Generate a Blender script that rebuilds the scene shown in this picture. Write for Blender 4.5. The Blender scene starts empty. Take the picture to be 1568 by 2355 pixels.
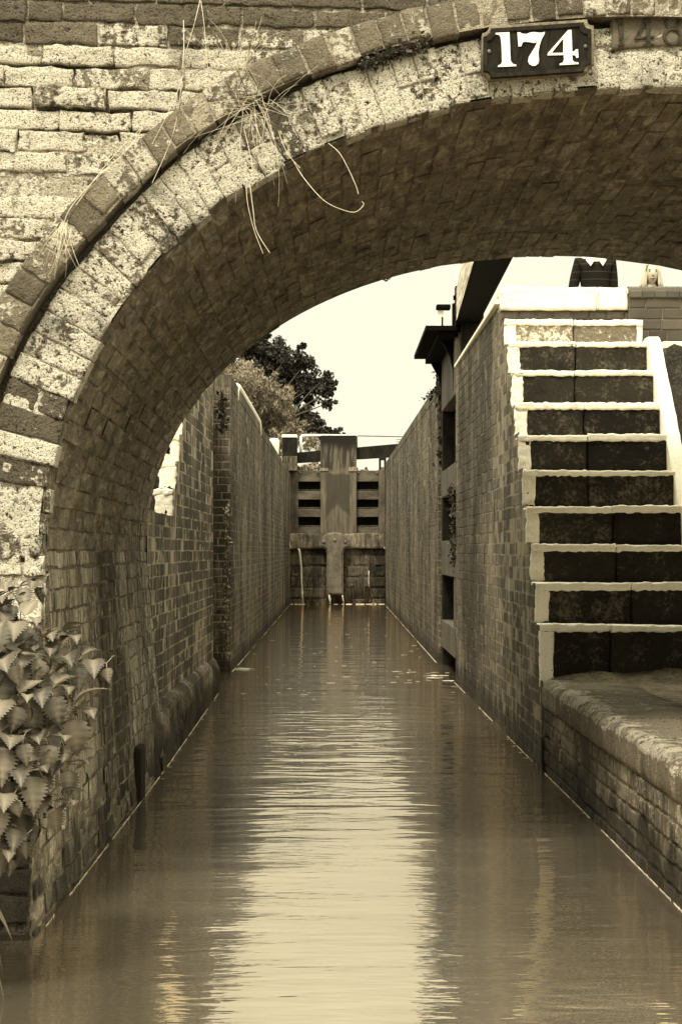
import bpy, bmesh, math, random
import numpy as np
from mathutils import Vector, Matrix
random.seed(7); rng = np.random.default_rng(7)
SC = bpy.context.scene
C = SC.collection
R = math.radians

# ------------------------------------------------------------------ camera
F = 4360.0                       # focal length in photo pixels (photo 1568 wide)
def P(px, py, d):                # photo pixel at distance d -> world
    return Vector(((px-775)*d/F, d, (1266-py)*d/F))
cd = bpy.data.cameras.new('camera'); cam = bpy.data.objects.new('camera', cd); C.objects.link(cam)
cd.sensor_fit = 'HORIZONTAL'; cd.sensor_width = 36; cd.lens = 36*F/1568
cd.shift_x = 9/1568; cd.shift_y = 89/1568
cd.clip_start = .1; cd.clip_end = 3000
cam.location = (0, 0, 0); cam.rotation_euler = (R(90), 0, 0)
SC.camera = cam

# ------------------------------------------------------------------ sky and sun
SUN_EL, SUN_AZ = 57, 203          # azimuth: degrees clockwise from +Y (where the light comes from)
w = bpy.data.worlds.new('World'); SC.world = w; w.use_nodes = True
nt = w.node_tree; nt.nodes.clear()
def wn(t, **k):
    n = nt.nodes.new(t)
    for a, b in k.items(): setattr(n, a, b)
    return n
sky = wn('ShaderNodeTexSky'); sky.sky_type = 'NISHITA'; sky.sun_disc = False
sky.sun_elevation = R(SUN_EL); sky.sun_rotation = R(SUN_AZ)
sky.air_density = 1.0; sky.dust_density = 4.0; sky.ozone_density = 1.0
bw = wn('ShaderNodeRGBToBW'); nt.links.new(sky.outputs[0], bw.inputs[0])
# bright milky overcast: the clear sky's luminance squeezed into a narrow band, brighter overhead
mr = wn('ShaderNodeMapRange'); mr.inputs[1].default_value = 0; mr.inputs[2].default_value = 12
mr.inputs[3].default_value = 5.05; mr.inputs[4].default_value = 5.2; nt.links.new(bw.outputs[0], mr.inputs[0])
tc = wn('ShaderNodeTexCoord'); sx = wn('ShaderNodeSeparateXYZ'); nt.links.new(tc.outputs['Generated'], sx.inputs[0])
up = wn('ShaderNodeMapRange'); up.inputs[1].default_value = .15; up.inputs[2].default_value = .7
up.inputs[3].default_value = 1; up.inputs[4].default_value = 3.0; nt.links.new(sx.outputs[2], up.inputs[0])
mm = wn('ShaderNodeMath', operation='MULTIPLY'); nt.links.new(mr.outputs[0], mm.inputs[0]); nt.links.new(up.outputs[0], mm.inputs[1])
vm = wn('ShaderNodeVectorMath', operation='SCALE'); vm.inputs[0].default_value = (1.02, 1.0, .77); nt.links.new(mm.outputs[0], vm.inputs[3])
bg = wn('ShaderNodeBackground'); bg.inputs[1].default_value = .1; nt.links.new(vm.outputs[0], bg.inputs[0])
wo = wn('ShaderNodeOutputWorld'); nt.links.new(bg.outputs[0], wo.inputs[0])
sl = bpy.data.lights.new('sun', 'SUN'); sl.energy = 2.1; sl.angle = R(14); sl.color = (1, .95, .82)
so = bpy.data.objects.new('sun', sl); C.objects.link(so)
_d = Vector((math.sin(R(SUN_AZ))*math.cos(R(SUN_EL)), math.cos(R(SUN_AZ))*math.cos(R(SUN_EL)), math.sin(R(SUN_EL))))
so.rotation_euler = _d.to_track_quat('Z', 'Y').to_euler()
SC.view_settings.view_transform = 'Standard'; SC.view_settings.look = 'None'
SC.view_settings.exposure = 1.02; SC.view_settings.gamma = 1
SC.cycles.max_bounces = 8; SC.cycles.diffuse_bounces = 5

# ------------------------------------------------------------------ materials
TINT = (1.0, .82, .57)
def sep(v, t=TINT):               # every surface is some strength of one sepia tone
    k = min(1.0, max(0.0, (v-.35)/.6))
    return (v*t[0], v*(t[1]+(1-t[1])*k*.55), v*(t[2]+(1-t[2])*k*.4), 1)
class NT:
    def __init__(s, name):
        s.m = bpy.data.materials.new(name); s.m.use_nodes = True; s.t = s.m.node_tree; s.t.nodes.clear()
        s.out = s.n('ShaderNodeOutputMaterial'); s.b = s.n('ShaderNodeBsdfPrincipled')
        s.l(s.b.outputs[0], s.out.inputs[0]); s.co = s.n('ShaderNodeTexCoord').outputs['Object']
    def n(s, t, **k):
        x = s.t.nodes.new(t)
        for a, b in k.items(): setattr(x, a, b)
        return x
    def l(s, a, b): s.t.links.new(a, b)
    def put(s, sock, v):
        if isinstance(v, (int, float, tuple)): sock.default_value = v
        else: s.l(v, sock)
    def math(s, op, a, b=0.0, clamp=False):
        x = s.n('ShaderNodeMath', operation=op); x.use_clamp = clamp
        s.put(x.inputs[0], a); s.put(x.inputs[1], b); return x.outputs[0]
    def noise(s, scale, detail=4, rough=.6, stretch=None, seed=0., dist=0.):
        v = s.co
        mp = s.n('ShaderNodeMapping'); s.l(v, mp.inputs[0]); mp.inputs['Location'].default_value = (seed, seed*1.7, seed*.6)
        if stretch: mp.inputs['Scale'].default_value = stretch
        x = s.n('ShaderNodeTexNoise'); s.l(mp.outputs[0], x.inputs['Vector'])
        x.inputs['Scale'].default_value = scale; x.inputs['Detail'].default_value = detail; x.inputs['Roughness'].default_value = rough
        x.inputs['Distortion'].default_value = dist
        return x.outputs[0]
    def step(s, v, lo, hi, a=0., b=1.):
        x = s.n('ShaderNodeMapRange', interpolation_type='SMOOTHSTEP'); s.put(x.inputs[0], v)
        x.inputs[1].default_value = lo; x.inputs[2].default_value = hi; x.inputs[3].default_value = a; x.inputs[4].default_value = b
        return x.outputs[0]
    def mix(s, f, a, b):
        x = s.n('ShaderNodeMix', data_type='RGBA'); s.put(x.inputs[0], f); s.put(x.inputs[6], a); s.put(x.inputs[7], b); return x.outputs[2]
    def attr(s):
        a = s.n('ShaderNodeAttribute', attribute_name='v'); x = s.n('ShaderNodeSeparateColor'); s.l(a.outputs[0], x.inputs[0]); return x.outputs
    def z(s):
        x = s.n('ShaderNodeSeparateXYZ'); s.l(s.co, x.inputs[0]); return x.outputs[2]
    def bump(s, h, strength=.5, dist=.01):
        x = s.n('ShaderNodeBump'); x.inputs['Strength'].default_value = strength; x.inputs['Distance'].default_value = dist
        s.l(h, x.inputs['Height']); s.l(x.outputs[0], s.b.inputs['Normal'])
    def fin(s, col, rough=.9, spec=.2):
        s.put(s.b.inputs['Base Color'], col); s.put(s.b.inputs['Roughness'], rough); s.b.inputs['Specular IOR Level'].default_value = spec
        return s.m

def brick_mat(name, dark, light, mortar, lichen=.6, lich_lo=.5, lich_hi=.6, streak=0., along=0., mline=0., bump=.8, bd=.012, grime=.5, wet=None, rough=.92, pit=.5, spec=.15):
    m = NT(name); r, g, b = m.attr()[:3]
    n1 = m.noise(9, 6, .65); n2 = m.noise(45, 5, .7, seed=3); n3 = m.noise(160, 3, .7, seed=9)
    t = m.math('ADD', r, m.math('MULTIPLY', m.math('SUBTRACT', n1, .5), .9), True)
    col = m.mix(t, sep(dark), sep(light))
    col = m.mix(g, col, sep(mortar))
    # lichen and old limewash: B channel pushes it on or off brick by brick
    a = m.math('ADD', m.math('MULTIPLY', n1, .45), m.math('MULTIPLY', n2, .55))
    a = m.math('ADD', a, m.math('MULTIPLY', m.math('SUBTRACT', b, .5), .35))
    lm = m.step(a, lich_lo, lich_hi)
    col = m.mix(lm, col, sep(lichen))
    if streak:
        st = m.noise(1, 5, .65, stretch=(16, 16, 1.1), seed=5)
        st2 = m.noise(1, 4, .65, stretch=(38, 38, 2.2), seed=15)
        col = m.mix(m.math('MULTIPLY', m.step(st, .47, .60), streak), col, sep(dark*.3))
        col = m.mix(m.math('MULTIPLY', m.step(st2, .53, .66), streak*.8), col, sep(min(.8, light*1.8)))
    if along:
        st = m.noise(1, 6, .72, stretch=(24, 5, 24), seed=5, dist=.8)
        col = m.mix(m.math('MULTIPLY', m.step(st, .50, .70), along), col, sep(min(.8, light*1.5)))
        col = m.mix(m.math('MULTIPLY', m.step(st, .36, .48, 1, 0), along), col, sep(dark*.5))
    if streak:
        st3 = m.noise(1, 3, .6, stretch=(70, 70, 5), seed=71)
        col = m.mix(m.math('MULTIPLY', m.step(st3, .54, .64), .55), col, sep(min(.8, light*1.9)))
        col = m.mix(m.math('MULTIPLY', m.step(st3, .36, .45, 1, 0), .6), col, sep(dark*.3))
        big = m.noise(1, 5, .7, stretch=(1.6, .9, .45), seed=51); holes = m.noise(1, 3, .6, stretch=(9, 7, 7), seed=61)
        col = m.mix(m.math('MULTIPLY', m.step(big, .46, .60), .78), col, sep(dark*.3))
        col = m.mix(m.math('MULTIPLY', m.step(big, .36, .46, 1, 0), .55), col, sep(min(.8, light*1.7)))
        col = m.mix(m.math('MULTIPLY', m.step(holes, .68, .72), .9), col, sep(.01))  # near-black spots painted for the shade in missing-brick holes
    gr = m.noise(3.2, 6, .7, seed=21)
    col = m.mix(m.math('MULTIPLY', m.step(gr, .5, .7), grime), col, sep(dark*.3))
    pt = m.step(n3, .36, .46, 1, 0)
    pt2 = m.step(n2, .34, .42, 1, 0)
    col = m.mix(m.math('MULTIPLY', m.math('MAXIMUM', pt, pt2), pit), col, sep(dark*.22))
    if mline: col = m.mix(m.math('MULTIPLY', g, m.math('MULTIPLY', m.step(m.noise(6, 5, .7, seed=41), .38, .55), mline)), col, sep(mortar))
    if wet is not None:
        zz = m.math('ADD', m.z(), m.math('MULTIPLY', m.math('SUBTRACT', m.noise(1, 4, .6, stretch=(5, 5, .6), seed=33), .5), .5))
        col = m.mix(m.step(zz, wet-.08, wet+.05, .8, 0), col, sep(.022))
    h = m.math('ADD', m.math('MULTIPLY', n2, .8), m.math('MULTIPLY', n3, .35))
    h = m.math('ADD', h, m.math('MULTIPLY', lm, .25))
    m.bump(h, bump, bd)
    return m.fin(col, rough, spec)

M = {}
M['face'] = brick_mat('weathered_brick_face', .14, .31, .60, .80, .475, .515, bump=1., bd=.04, grime=.5, pit=.9, wet=-.75)
M['hood'] = brick_mat('hood_brick', .16, .34, .5, .74, .52, .575, bump=1., bd=.04, grime=.4, pit=.5)
M['ring'] = brick_mat('ring_brick', .13, .34, .62, .84, .468, .505, bump=1., bd=.045, grime=.8, pit=1.)
M['soffit'] = brick_mat('soffit_brick', .15, .42, .18, .45, .55, .68, bump=1, bd=.02, grime=.45, pit=.4, along=.8)
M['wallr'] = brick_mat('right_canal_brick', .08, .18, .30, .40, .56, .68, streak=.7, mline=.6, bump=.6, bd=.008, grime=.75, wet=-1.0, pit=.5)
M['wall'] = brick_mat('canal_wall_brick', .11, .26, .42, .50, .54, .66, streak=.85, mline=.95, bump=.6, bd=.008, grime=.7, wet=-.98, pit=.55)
M['abut'] = brick_mat('abutment_brick', .16, .42, .46, .62, .51, .58, streak=.9, mline=.8, bump=1, bd=.02, grime=.6, wet=-1.0, pit=.6)
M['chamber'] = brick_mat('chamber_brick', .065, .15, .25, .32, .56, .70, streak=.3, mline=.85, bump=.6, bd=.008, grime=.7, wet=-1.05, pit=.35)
M['blue'] = brick_mat('engineering_brick', .05, .10, .16, .4, .66, .74, bump=.4, bd=.006, grime=.2, rough=.6, pit=.2, spec=.4)
M['plinth'] = brick_mat('mossy_stone', .12, .26, .3, .55, .53, .62, streak=.6, mline=.4, bump=1, bd=.02, grime=.6, wet=-1.0)
M['coping'] = brick_mat('towpath_coping_stone', .15, .32, .2, .62, .52, .59, bump=1, bd=.04, grime=.7, pit=.8)
M['riser'] = brick_mat('step_riser_stone', .014, .035, .05, .17, .48, .66, bump=1, bd=.012, grime=.5, pit=.3)
M['riser2'] = brick_mat('lichened_riser_stone', .10, .3, .3, .85, .48, .58, bump=1, bd=.012, grime=.3, pit=.5)
M['cill'] = brick_mat('mossy_cill_stone', .06, .16, .14, .4, .56, .7, streak=.8, bump=1, bd=.03, grime=.5)

def simple(name, a, b, sc=20, stretch=None, bump=.3, bd=.005, rough=.7, spec=.3, lo=.35, hi=.65, sc2=120):
    m = NT(name); n1 = m.noise(sc, 6, .65, stretch=stretch); n2 = m.noise(sc2, 3, .6, seed=4, stretch=stretch)
    col = m.mix(m.step(m.math('ADD', m.math('MULTIPLY', n1, .7), m.math('MULTIPLY', n2, .3)), lo, hi), sep(a), sep(b))
    m.bump(m.math('ADD', n1, m.math('MULTIPLY', n2, .4)), bump, bd)
    return m.fin(col, rough, spec)
def paint_mat():
    m = NT('white_paint'); n1 = m.noise(30, 6, .7); n2 = m.noise(110, 4, .7, seed=2); n3 = m.noise(7, 5, .7, seed=8)
    col = m.mix(m.step(n2, .3, .45), sep(.62), sep(.98))
    col = m.mix(m.step(m.math('ADD', m.math('MULTIPLY', n3, .6), m.math('MULTIPLY', n2, .4)), .62, .66), col, sep(.2))
    m.bump(m.math('ADD', n1, m.math('MULTIPLY', n2, .8)), .8, .01)
    return m.fin(col, .7, .2)
M['paint'] = paint_mat()
M['cleanpaint'] = simple('clean_white_paint', .85, .98, bump=.1)
M['black'] = simple('black_paint', .003, .008, bump=.2, rough=.9, spec=.05)
M['wood'] = simple('gate_timber', .045, .13, 1, (6, 6, 2.2), .5, .01, .85, sc2=6)
M['woodh'] = simple('gate_rail_timber', .05, .14, 1, (2.2, 6, 8), .5, .01, .85, sc2=6)
M['beamwood'] = simple('lit_beam_timber', .3, .8, 1, (18, .9, 18), .8, .02, .85, lo=.4, hi=.6, sc2=3)
M['darkwood'] = simple('dark_timber', .008, .025, 1, (5, 5, 1.5), .5, .01, .9, .1, sc2=5)
M['iron'] = simple('wet_iron', .07, .18, 6, None, .5, .01, .45, .5, sc2=40)
M['plate'] = simple('sign_enamel', .006, .022, 1, (30, 30, 8), .4, .002, .85, .1, sc2=3)
M['rim'] = simple('sign_rim', .01, .03, 30, None, .3, .002, .85, .1)
M['mortar'] = simple('mortar_fillet', .14, .32, 22, None, 1, .012, .9, .1)
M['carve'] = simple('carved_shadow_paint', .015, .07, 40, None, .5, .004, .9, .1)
M['panel'] = brick_mat('carved_stone', .12, .24, .5, .7, .53, .60, bump=.9, bd=.008, grime=.3, pit=.4)
M['dry'] = simple('dry_stem', .5, .75, 40, None, .1, .002, .8)
M['drydark'] = simple('dead_twig', .05, .12, 40, None, .1, .002, .8)
M['leafd'] = simple('dark_tree_leaf', .015, .05, 1.2, None, 0, .01, .7)
M['leafl'] = simple('pale_tree_leaf', .16, .30, 1.2, None, 0, .01, .7)
M['leafi'] = simple('ivy_leaf', .025, .08, 6, None, 0, .01, .6)
M['bark'] = simple('bark', .04, .1, 8, None, .5, .02, .9)
M['grass'] = simple('grass_ground', .05, .14, 3, None, .8, .05, .95, .1)
M['earth'] = simple('rough_earth', .10, .26, 12, None, 1, .03, .95, .1, sc2=70)
M['skin'] = simple('skin', .55, .6, 10, None, 0, .01, .6)
M['hair'] = simple('fair_hair', .5, .75, 1, (60, 60, 8), .5, .01, .6)
M['foam'] = simple('foam', .7, .9, 40, None, .1, .01, .6)
def nettle_mat():
    m = NT('nettle_leaf'); r, g, b = m.attr()[:3]
    col = m.mix(r, sep(.04), sep(.15)); col = m.mix(m.math('MULTIPLY', g, .45), col, sep(.36))
    n = m.noise(60, 4, .6); m.bump(n, .3, .004)
    m.b.inputs['Subsurface Weight'].default_value = 0
    return m.fin(col, .55, .35)
M['nettle'] = nettle_mat()
def water_mat():
    m = NT('canal_water')
    # real ripples: long low swell plus fine cross-canal ripples, stronger in the mid reach
    sp = m.n('ShaderNodeSeparateXYZ'); m.l(m.co, sp.inputs[0]); y = sp.outputs[1]
    a = m.noise(1, 2, .5, stretch=(1.3, 2.6, 1)); b = m.noise(1, 2, .5, stretch=(4.2, 13, 1), seed=4, dist=.5); c = m.noise(1, 2, .5, stretch=(13, 34, 1), seed=8)
    b2 = m.noise(1, 2, .5, stretch=(1.9, 5.0, 1), seed=14, dist=.5); fb = m.step(y, 6.6, 9.)
    b = m.math('ADD', m.math('MULTIPLY', b, m.math('SUBTRACT', 1, fb)), m.math('MULTIPLY', b2, m.math('MULTIPLY', fb, 2.6)))
    mid = m.math('MULTIPLY', m.step(y, 6.4, 9.0), m.step(y, 12.5, 17., 1., .10))
    near = m.step(y, 4.6, 8, .62, .36)
    amp = m.math('ADD', near, m.math('MULTIPLY', mid, .7))
    calm = m.step(y, 13, 20, 1, .35); amp = m.math('MULTIPLY', amp, calm)
    h = m.math('ADD', m.math('MULTIPLY', a, 2.2), m.math('MULTIPLY', b, amp))
    h = m.math('ADD', h, m.math('MULTIPLY', c, m.math('MULTIPLY', m.step(y, 7, 12, 1, .0), .22)))
    m.bump(h, 1.0, .0038)
    mud = m.mix(m.step(m.noise(1.3, 5, .6, stretch=(1.6, .5, 1), seed=2), .35, .7), sep(.075), sep(.11))
    m.fin(mud, .25, .1)
    bn = [x for x in m.t.nodes if x.type == 'BUMP'][0]
    g = m.n('ShaderNodeBsdfGlossy'); g.inputs['Color'].default_value = (1, .85, .65, 1); g.inputs['Roughness'].default_value = .015; m.l(bn.outputs[0], g.inputs['Normal'])
    fr = m.n('ShaderNodeFresnel'); fr.inputs['IOR'].default_value = 3.1; m.l(bn.outputs[0], fr.inputs['Normal'])
    mx = m.n('ShaderNodeMixShader'); m.l(fr.outputs[0], mx.inputs[0]); m.l(m.b.outputs[0], mx.inputs[1]); m.l(g.outputs[0], mx.inputs[2]); m.l(mx.outputs[0], m.out.inputs[0])
    return m.m
M['water'] = water_mat()

# ------------------------------------------------------------------ mesh helpers
def tag(o, label=None, cat=None, group=None, kind=None):
    if label: o['label'] = label
    if cat: o['category'] = cat
    if group: o['group'] = group
    if kind: o['kind'] = kind
    return o
def empty(name, loc, label, cat, group=None):
    o = bpy.data.objects.new(name, None); C.objects.link(o); o.location = loc; o.empty_display_size = .1
    return tag(o, label, cat, group)
def link(name, me, parent=None):
    o = bpy.data.objects.new(name, me); C.objects.link(o)
    if parent:
        o.parent = parent; o.matrix_parent_inverse = Matrix.Translation(parent.location).inverted()
    return o
class MB:
    def __init__(s): s.v = []; s.f = []; s.mi = []; s.a = []; s.nv = 0
    def add(s, verts, faces, mi=0, att=(0, 0, 0)):
        verts = np.asarray(verts, float).reshape(-1, 3); n = len(verts)
        s.v.append(verts)
        a = np.asarray(att, float)
        s.a.append(np.tile(a, (n, 1)) if a.ndim == 1 else a)
        o = s.nv
        s.f += [tuple(i+o for i in f) for f in faces]; s.mi += [mi]*len(faces); s.nv += n
    def box(s, lo, hi, mi=0, att=(.5, 0, .5), bev=0):
        x0, y0, z0 = lo; x1, y1, z1 = hi
        if not bev:
            v = [(x, y, z) for x in (x0, x1) for y in (y0, y1) for z in (z0, z1)]
            f = [(0, 1, 3, 2), (4, 6, 7, 5), (0, 4, 5, 1), (2, 3, 7, 6), (0, 2, 6, 4), (1, 5, 7, 3)]
            s.add(v, f, mi, att); return
        b = bmesh.new(); bmesh.ops.create_cube(b, size=1)
        for q in b.verts: q.co = Vector(((x0+x1)/2+q.co.x*(x1-x0), (y0+y1)/2+q.co.y*(y1-y0), (z0+z1)/2+q.co.z*(z1-z0)))
        bmesh.ops.bevel(b, geom=b.edges[:], offset=bev, segments=2, affect='EDGES', profile=.6)
        s.bm(b, mi, att)
    def bm(s, b, mi=0, att=(.5, 0, .5)):
        b.verts.ensure_lookup_table(); b.verts.index_update()
        s.add([q.co[:] for q in b.verts], [tuple(q.index for q in f.verts) for f in b.faces], mi, att); b.free()
    def tube(s, pts, r, n=6, mi=0, att=(.5, 0, .5)):
        pts = [Vector(p) for p in pts]; rs = r if isinstance(r, (list, tuple)) else [r]*len(pts)
        V = []; Fc = []; ref = Vector((.3, .2, 1)).normalized()
        for i, p in enumerate(pts):
            t = (pts[min(i+1, len(pts)-1)]-pts[max(i-1, 0)]).normalized()
            x = t.cross(ref)
            if x.length < .05: x = t.cross(Vector((1, 0, 0)))
            x.normalize(); y = t.cross(x)
            for k in range(n):
                a = 2*math.pi*k/n; V.append(p+(x*math.cos(a)+y*math.sin(a))*rs[i])
        for i in range(len(pts)-1):
            for k in range(n): Fc.append((i*n+k, i*n+(k+1) % n, (i+1)*n+(k+1) % n, (i+1)*n+k))
        Fc.append(tuple(range(n))[::-1]); Fc.append(tuple((len(pts)-1)*n+k for k in range(n)))
        s.add([tuple(v) for v in V], Fc, mi, att)
    def prism(s, poly, y0, y1, mi=0, att=(.5, 0, .5)):      # poly of (x,z), extruded along y
        n = len(poly)
        V = [(x, y0, z) for x, z in poly]+[(x, y1, z) for x, z in poly]
        s.add(V, [tuple(range(n)), tuple(range(2*n-1, n-1, -1))]+[(i, n+i, n+(i+1) % n, (i+1) % n) for i in range(n)], mi, att)
    def prismx(s, poly, x0, x1, mi=0, att=(.5, 0, .5)):     # poly of (y,z), extruded along x
        n = len(poly)
        V = [(x0, y, z) for y, z in poly]+[(x1, y, z) for y, z in poly]
        s.add(V, [tuple(range(n))[::-1], tuple(range(n, 2*n))]+[(i, (i+1) % n, n+(i+1) % n, n+i) for i in range(n)], mi, att)
    def build(s, name, mats, parent=None, smooth=False, fix=True):
        me = bpy.data.meshes.new(name)
        V = np.concatenate(s.v)
        me.from_pydata(V.tolist(), [], s.f)
        if not isinstance(mats, (list, tuple)): mats = [mats]
        for m in mats: me.materials.append(m)
        me.polygons.foreach_set('material_index', s.mi)
        if smooth: me.polygons.foreach_set('use_smooth', [True]*len(s.f))
        ca = me.color_attributes.new('v', 'FLOAT_COLOR', 'POINT')
        A = np.concatenate(s.a); ca.data.foreach_set('color', np.concatenate([A, np.ones((len(A), 1))], 1).ravel())
        me.update()
        if fix:
            b = bmesh.new(); b.from_mesh(me); bmesh.ops.recalc_face_normals(b, faces=b.faces[:]); b.to_mesh(me); b.free()
        return link(name, me, parent)

# vectorised value noise
_perm = rng.random(65536)
def _h(ix, iy, iz): return _perm[((ix*73856093) ^ (iy*19349663) ^ (iz*83492791)) & 65535]
def vnoise(x, y, z):
    ix, iy, iz = np.floor(x).astype(np.int64), np.floor(y).astype(np.int64), np.floor(z).astype(np.int64)
    fx, fy, fz = x-ix, y-iy, z-iz
    fx, fy, fz = [t*t*(3-2*t) for t in (fx, fy, fz)]
    r = 0
    for a in (0, 1):
        for b in (0, 1):
            for c in (0, 1):
                r = r+_h(ix+a, iy+b, iz+c)*(fx if a else 1-fx)*(fy if b else 1-fy)*(fz if c else 1-fz)
    return r*2-1

def caps(mb, cells, mapf, depth, rr, nu=3, nv=2, amp=.003, freq=25., wob=.003, mi=0, rj=1.):
    """each cell (u0,u1,v0,v1,h,tone,lichen) becomes one rounded, noisy brick standing proud of its bed"""
    if not len(cells): return
    cells = np.asarray(cells, float); N = len(cells)
    def axis(n): return [(0, 0), (0, 1), (0, 2)]+[(i/n, 3) for i in range(1, n)]+[(1, 2), (1, 1), (1, 0)]
    # tuples: (fraction, ring)  ring0: foot, ring1: shoulder, ring2: inset
    au = axis(nu); av = axis(nv); U = len(au); Vn = len(av)
    fu = np.array([a[0] for a in au], float); ru = np.array([a[1] for a in au]); fv = np.array([a[0] for a in av], float); rv = np.array([a[1] for a in av])
    FU, FV = np.meshgrid(fu, fv, indexing='ij'); RU, RV = np.meshgrid(ru, rv, indexing='ij'); RING = np.minimum(RU, RV)
    insU = np.where(RU == 2, np.where(FU == 0, 1, -1), 0); insV = np.where(RV == 2, np.where(FV == 0, 1, -1), 0)
    H = np.where(RING == 0, -depth, np.where(RING == 1, -rr, 0.))
    FU, FV, insU, insV, H, RING = [a.ravel() for a in (FU, FV, insU, insV, H, RING)]
    # rounded plan corners: pull vertices at ring<=1 corner in
    u0, u1, v0, v1, h, tone, lich = [cells[:, i:i+1] for i in range(7)]
    du = (u1-u0); dv = (v1-v0)
    u = u0+FU*du+insU*rr; v = v0+FV*dv+insV*rr
    cu = (u0+u1)/2; cv = (v0+v1)/2
    ang = (rng.random((N, 1))-.5)*wob*8
    u, v = u+(v-cv)*ang*.3*rj, v+(u-cu)*ang*.15*rj
    sd = rng.random((N, 1))*50
    rot = rng.random((N, 2))-.5
    hh = H+h+np.where(RING > 0, 1, 0)*(amp*(vnoise(u*freq, v*freq, sd+0*u)+.5*vnoise(u*freq*2.7, v*freq*2.7, sd+9+0*u)) + rj*(rot[:, :1]*(u-cu)*.04+rot[:, 1:]*(v-cv)*.06))
    u = u+wob*vnoise(u*freq, v*freq, sd+20+0*u); v = v+wob*vnoise(u*freq, v*freq, sd+30+0*u)
    X = mapf(u.ravel(), v.ravel(), hh.ravel())
    idx = np.arange(U*Vn).reshape(U, Vn)
    q = np.stack([idx[:-1, :-1], idx[1:, :-1], idx[1:, 1:], idx[:-1, 1:]], -1).reshape(-1, 4)
    Fq = (q[None]+(np.arange(N)*U*Vn)[:, None, None]).reshape(-1, 4)
    att = np.stack([np.repeat(tone.ravel(), U*Vn), np.tile(np.where(RING == 0, .7, 0.), N), np.repeat(lich.ravel(), U*Vn)], 1)
    mb.add(X, Fq.tolist(), mi, att)

def sheet(mb, mapf, us, vs, h=0., att=(.5, 1, .5), amp=.0, freq=18., mi=0):
    us = np.asarray(us, float); vs = np.asarray(vs, float)
    Ug, Vg = np.meshgrid(us, vs, indexing='ij'); u = Ug.ravel(); v = Vg.ravel()
    hh = h+amp*(vnoise(u*freq, v*freq, u*0+3)+.5*vnoise(u*freq*3, v*freq*3, u*0+5))
    X = mapf(u, v, hh); n, m = len(us), len(vs)
    idx = np.arange(n*m).reshape(n, m)
    q = np.stack([idx[:-1, :-1], idx[1:, :-1], idx[1:, 1:], idx[:-1, 1:]], -1).reshape(-1, 4)
    mb.add(X, q.tolist(), mi, att)

def courses(u0, u1, v0, v1, bl=.235, bh=.075, mor=.009, tone=(.5, .25), lich=(.5, .2), hj=.0012, clip=None, header=.15, vjit=.002, ljit=.008, miss=0., fn=None):
    out = []; v = v0; r = 0
    while v < v1-1e-4:
        vt = min(v+bh, v1)
        a, b = (u0, u1) if clip is None else clip((v+vt)/2)
        if b-a > .03:
            kind = random.random() < header
            L = bl*.5 if kind else bl
            x = u0-random.random()*L if r % 2 else u0-random.random()*L*.5-L*.25
            while x < b:
                l = L+random.uniform(-ljit, ljit)
                if not kind and random.random() < .12: l = bl*.5
                s, e = max(x+mor/2, a), min(x+l-mor/2, b)
                if e-s > .022 and random.random() >= miss:
                    c = [s, e, v+mor/2+random.uniform(-vjit, vjit), vt-mor/2+random.uniform(-vjit, vjit), random.gauss(0, hj), min(1, max(0, random.gauss(*tone))), min(1, max(0, random.gauss(*lich)))]
                    if fn: c = fn(c)
                    if c: out.append(c)
                x += l
        v = vt; r += 1
    return out

WZ = -1.19                        # water level

# ------------------------------------------------------------------ structure: ground, water
mb = MB(); nx = 60
sheet(mb, lambda u, v, h: np.stack([u, v, WZ+h], 1), [-1.6, -1.2, 0, 1.0, 1.5], [-14, 0, 4, 8, 12, 20, 30, 42.7], att=(0, 0, 0))
tag(mb.build('water', M['water'], fix=False), kind='structure')
mb = MB(); mb.box((-1.6, -14, WZ-1.2), (1.5, 43, WZ-1.1)); tag(mb.build('canal_bed', M['earth']), kind='structure')
def gz(x, y):
    t = np.clip((y-10.3)/3., 0, 1)
    z = -.72+t*2.42
    return z
mb = MB()   # right bank beyond and behind the towpath; far ground to the horizon
sheet(mb, lambda u, v, h: np.stack([u, v, -.73+h], 1), np.linspace(1.5, 3.9, 40), np.linspace(-14, 10.9, 200), amp=.008, freq=6)
tag(mb.build('towpath', M['earth'], fix=False, smooth=True), kind='structure')
mb = MB()
def rground(u, v, h):
    t = np.clip((v-12.95)/7.5, 0, 1); s = np.clip((u-2.05)/.5, 0, 1)
    z = 1.70-(1-t)*s*.95
    return np.stack([u, v, z+h], 1)
sheet(mb, rground, list(np.linspace(1.25, 3.2, 14))+[6, 12, 40, 400], list(np.linspace(12.96, 24, 24))+[30, 43, 80, 200, 900], amp=.01, freq=3)
sheet(mb, lambda u, v, h: np.stack([u, v, 1.62+h], 1), [-1.25, -2, -4, -12, -40, -400], list(np.linspace(12.5, 24, 12))+[30, 43, 80, 200, 900], amp=.01, freq=3)
sheet(mb, lambda u, v, h: np.stack([u, v, 1.55+h], 1), [-1.25, 0, 1.25], [43.4, 60, 100, 200, 900])
sheet(mb, lambda u, v, h: np.stack([u, v, .1+.3*np.clip(-u-1.3, 0, 4)+h], 1), [-1.3, -2, -4, -12, -400], [10.5, 11.5, 12.6])
sheet(mb, lambda u, v, h: np.stack([u, v, -.8+.25*np.clip(-u-1.3, 0, 5)+h], 1), [-1.12, -1.3, -2, -4, -12, -400], list(np.linspace(-14, 6.2, 20)))
sheet(mb, lambda u, v, h: np.stack([u, v, -.75+.3*np.clip(u-4, 0, 6)+h], 1), [3.85, 5, 12, 400], list(np.linspace(-14, 12.9, 14)))
tag(mb.build('ground', M['grass'], fix=False, smooth=True), kind='structure')

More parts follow.
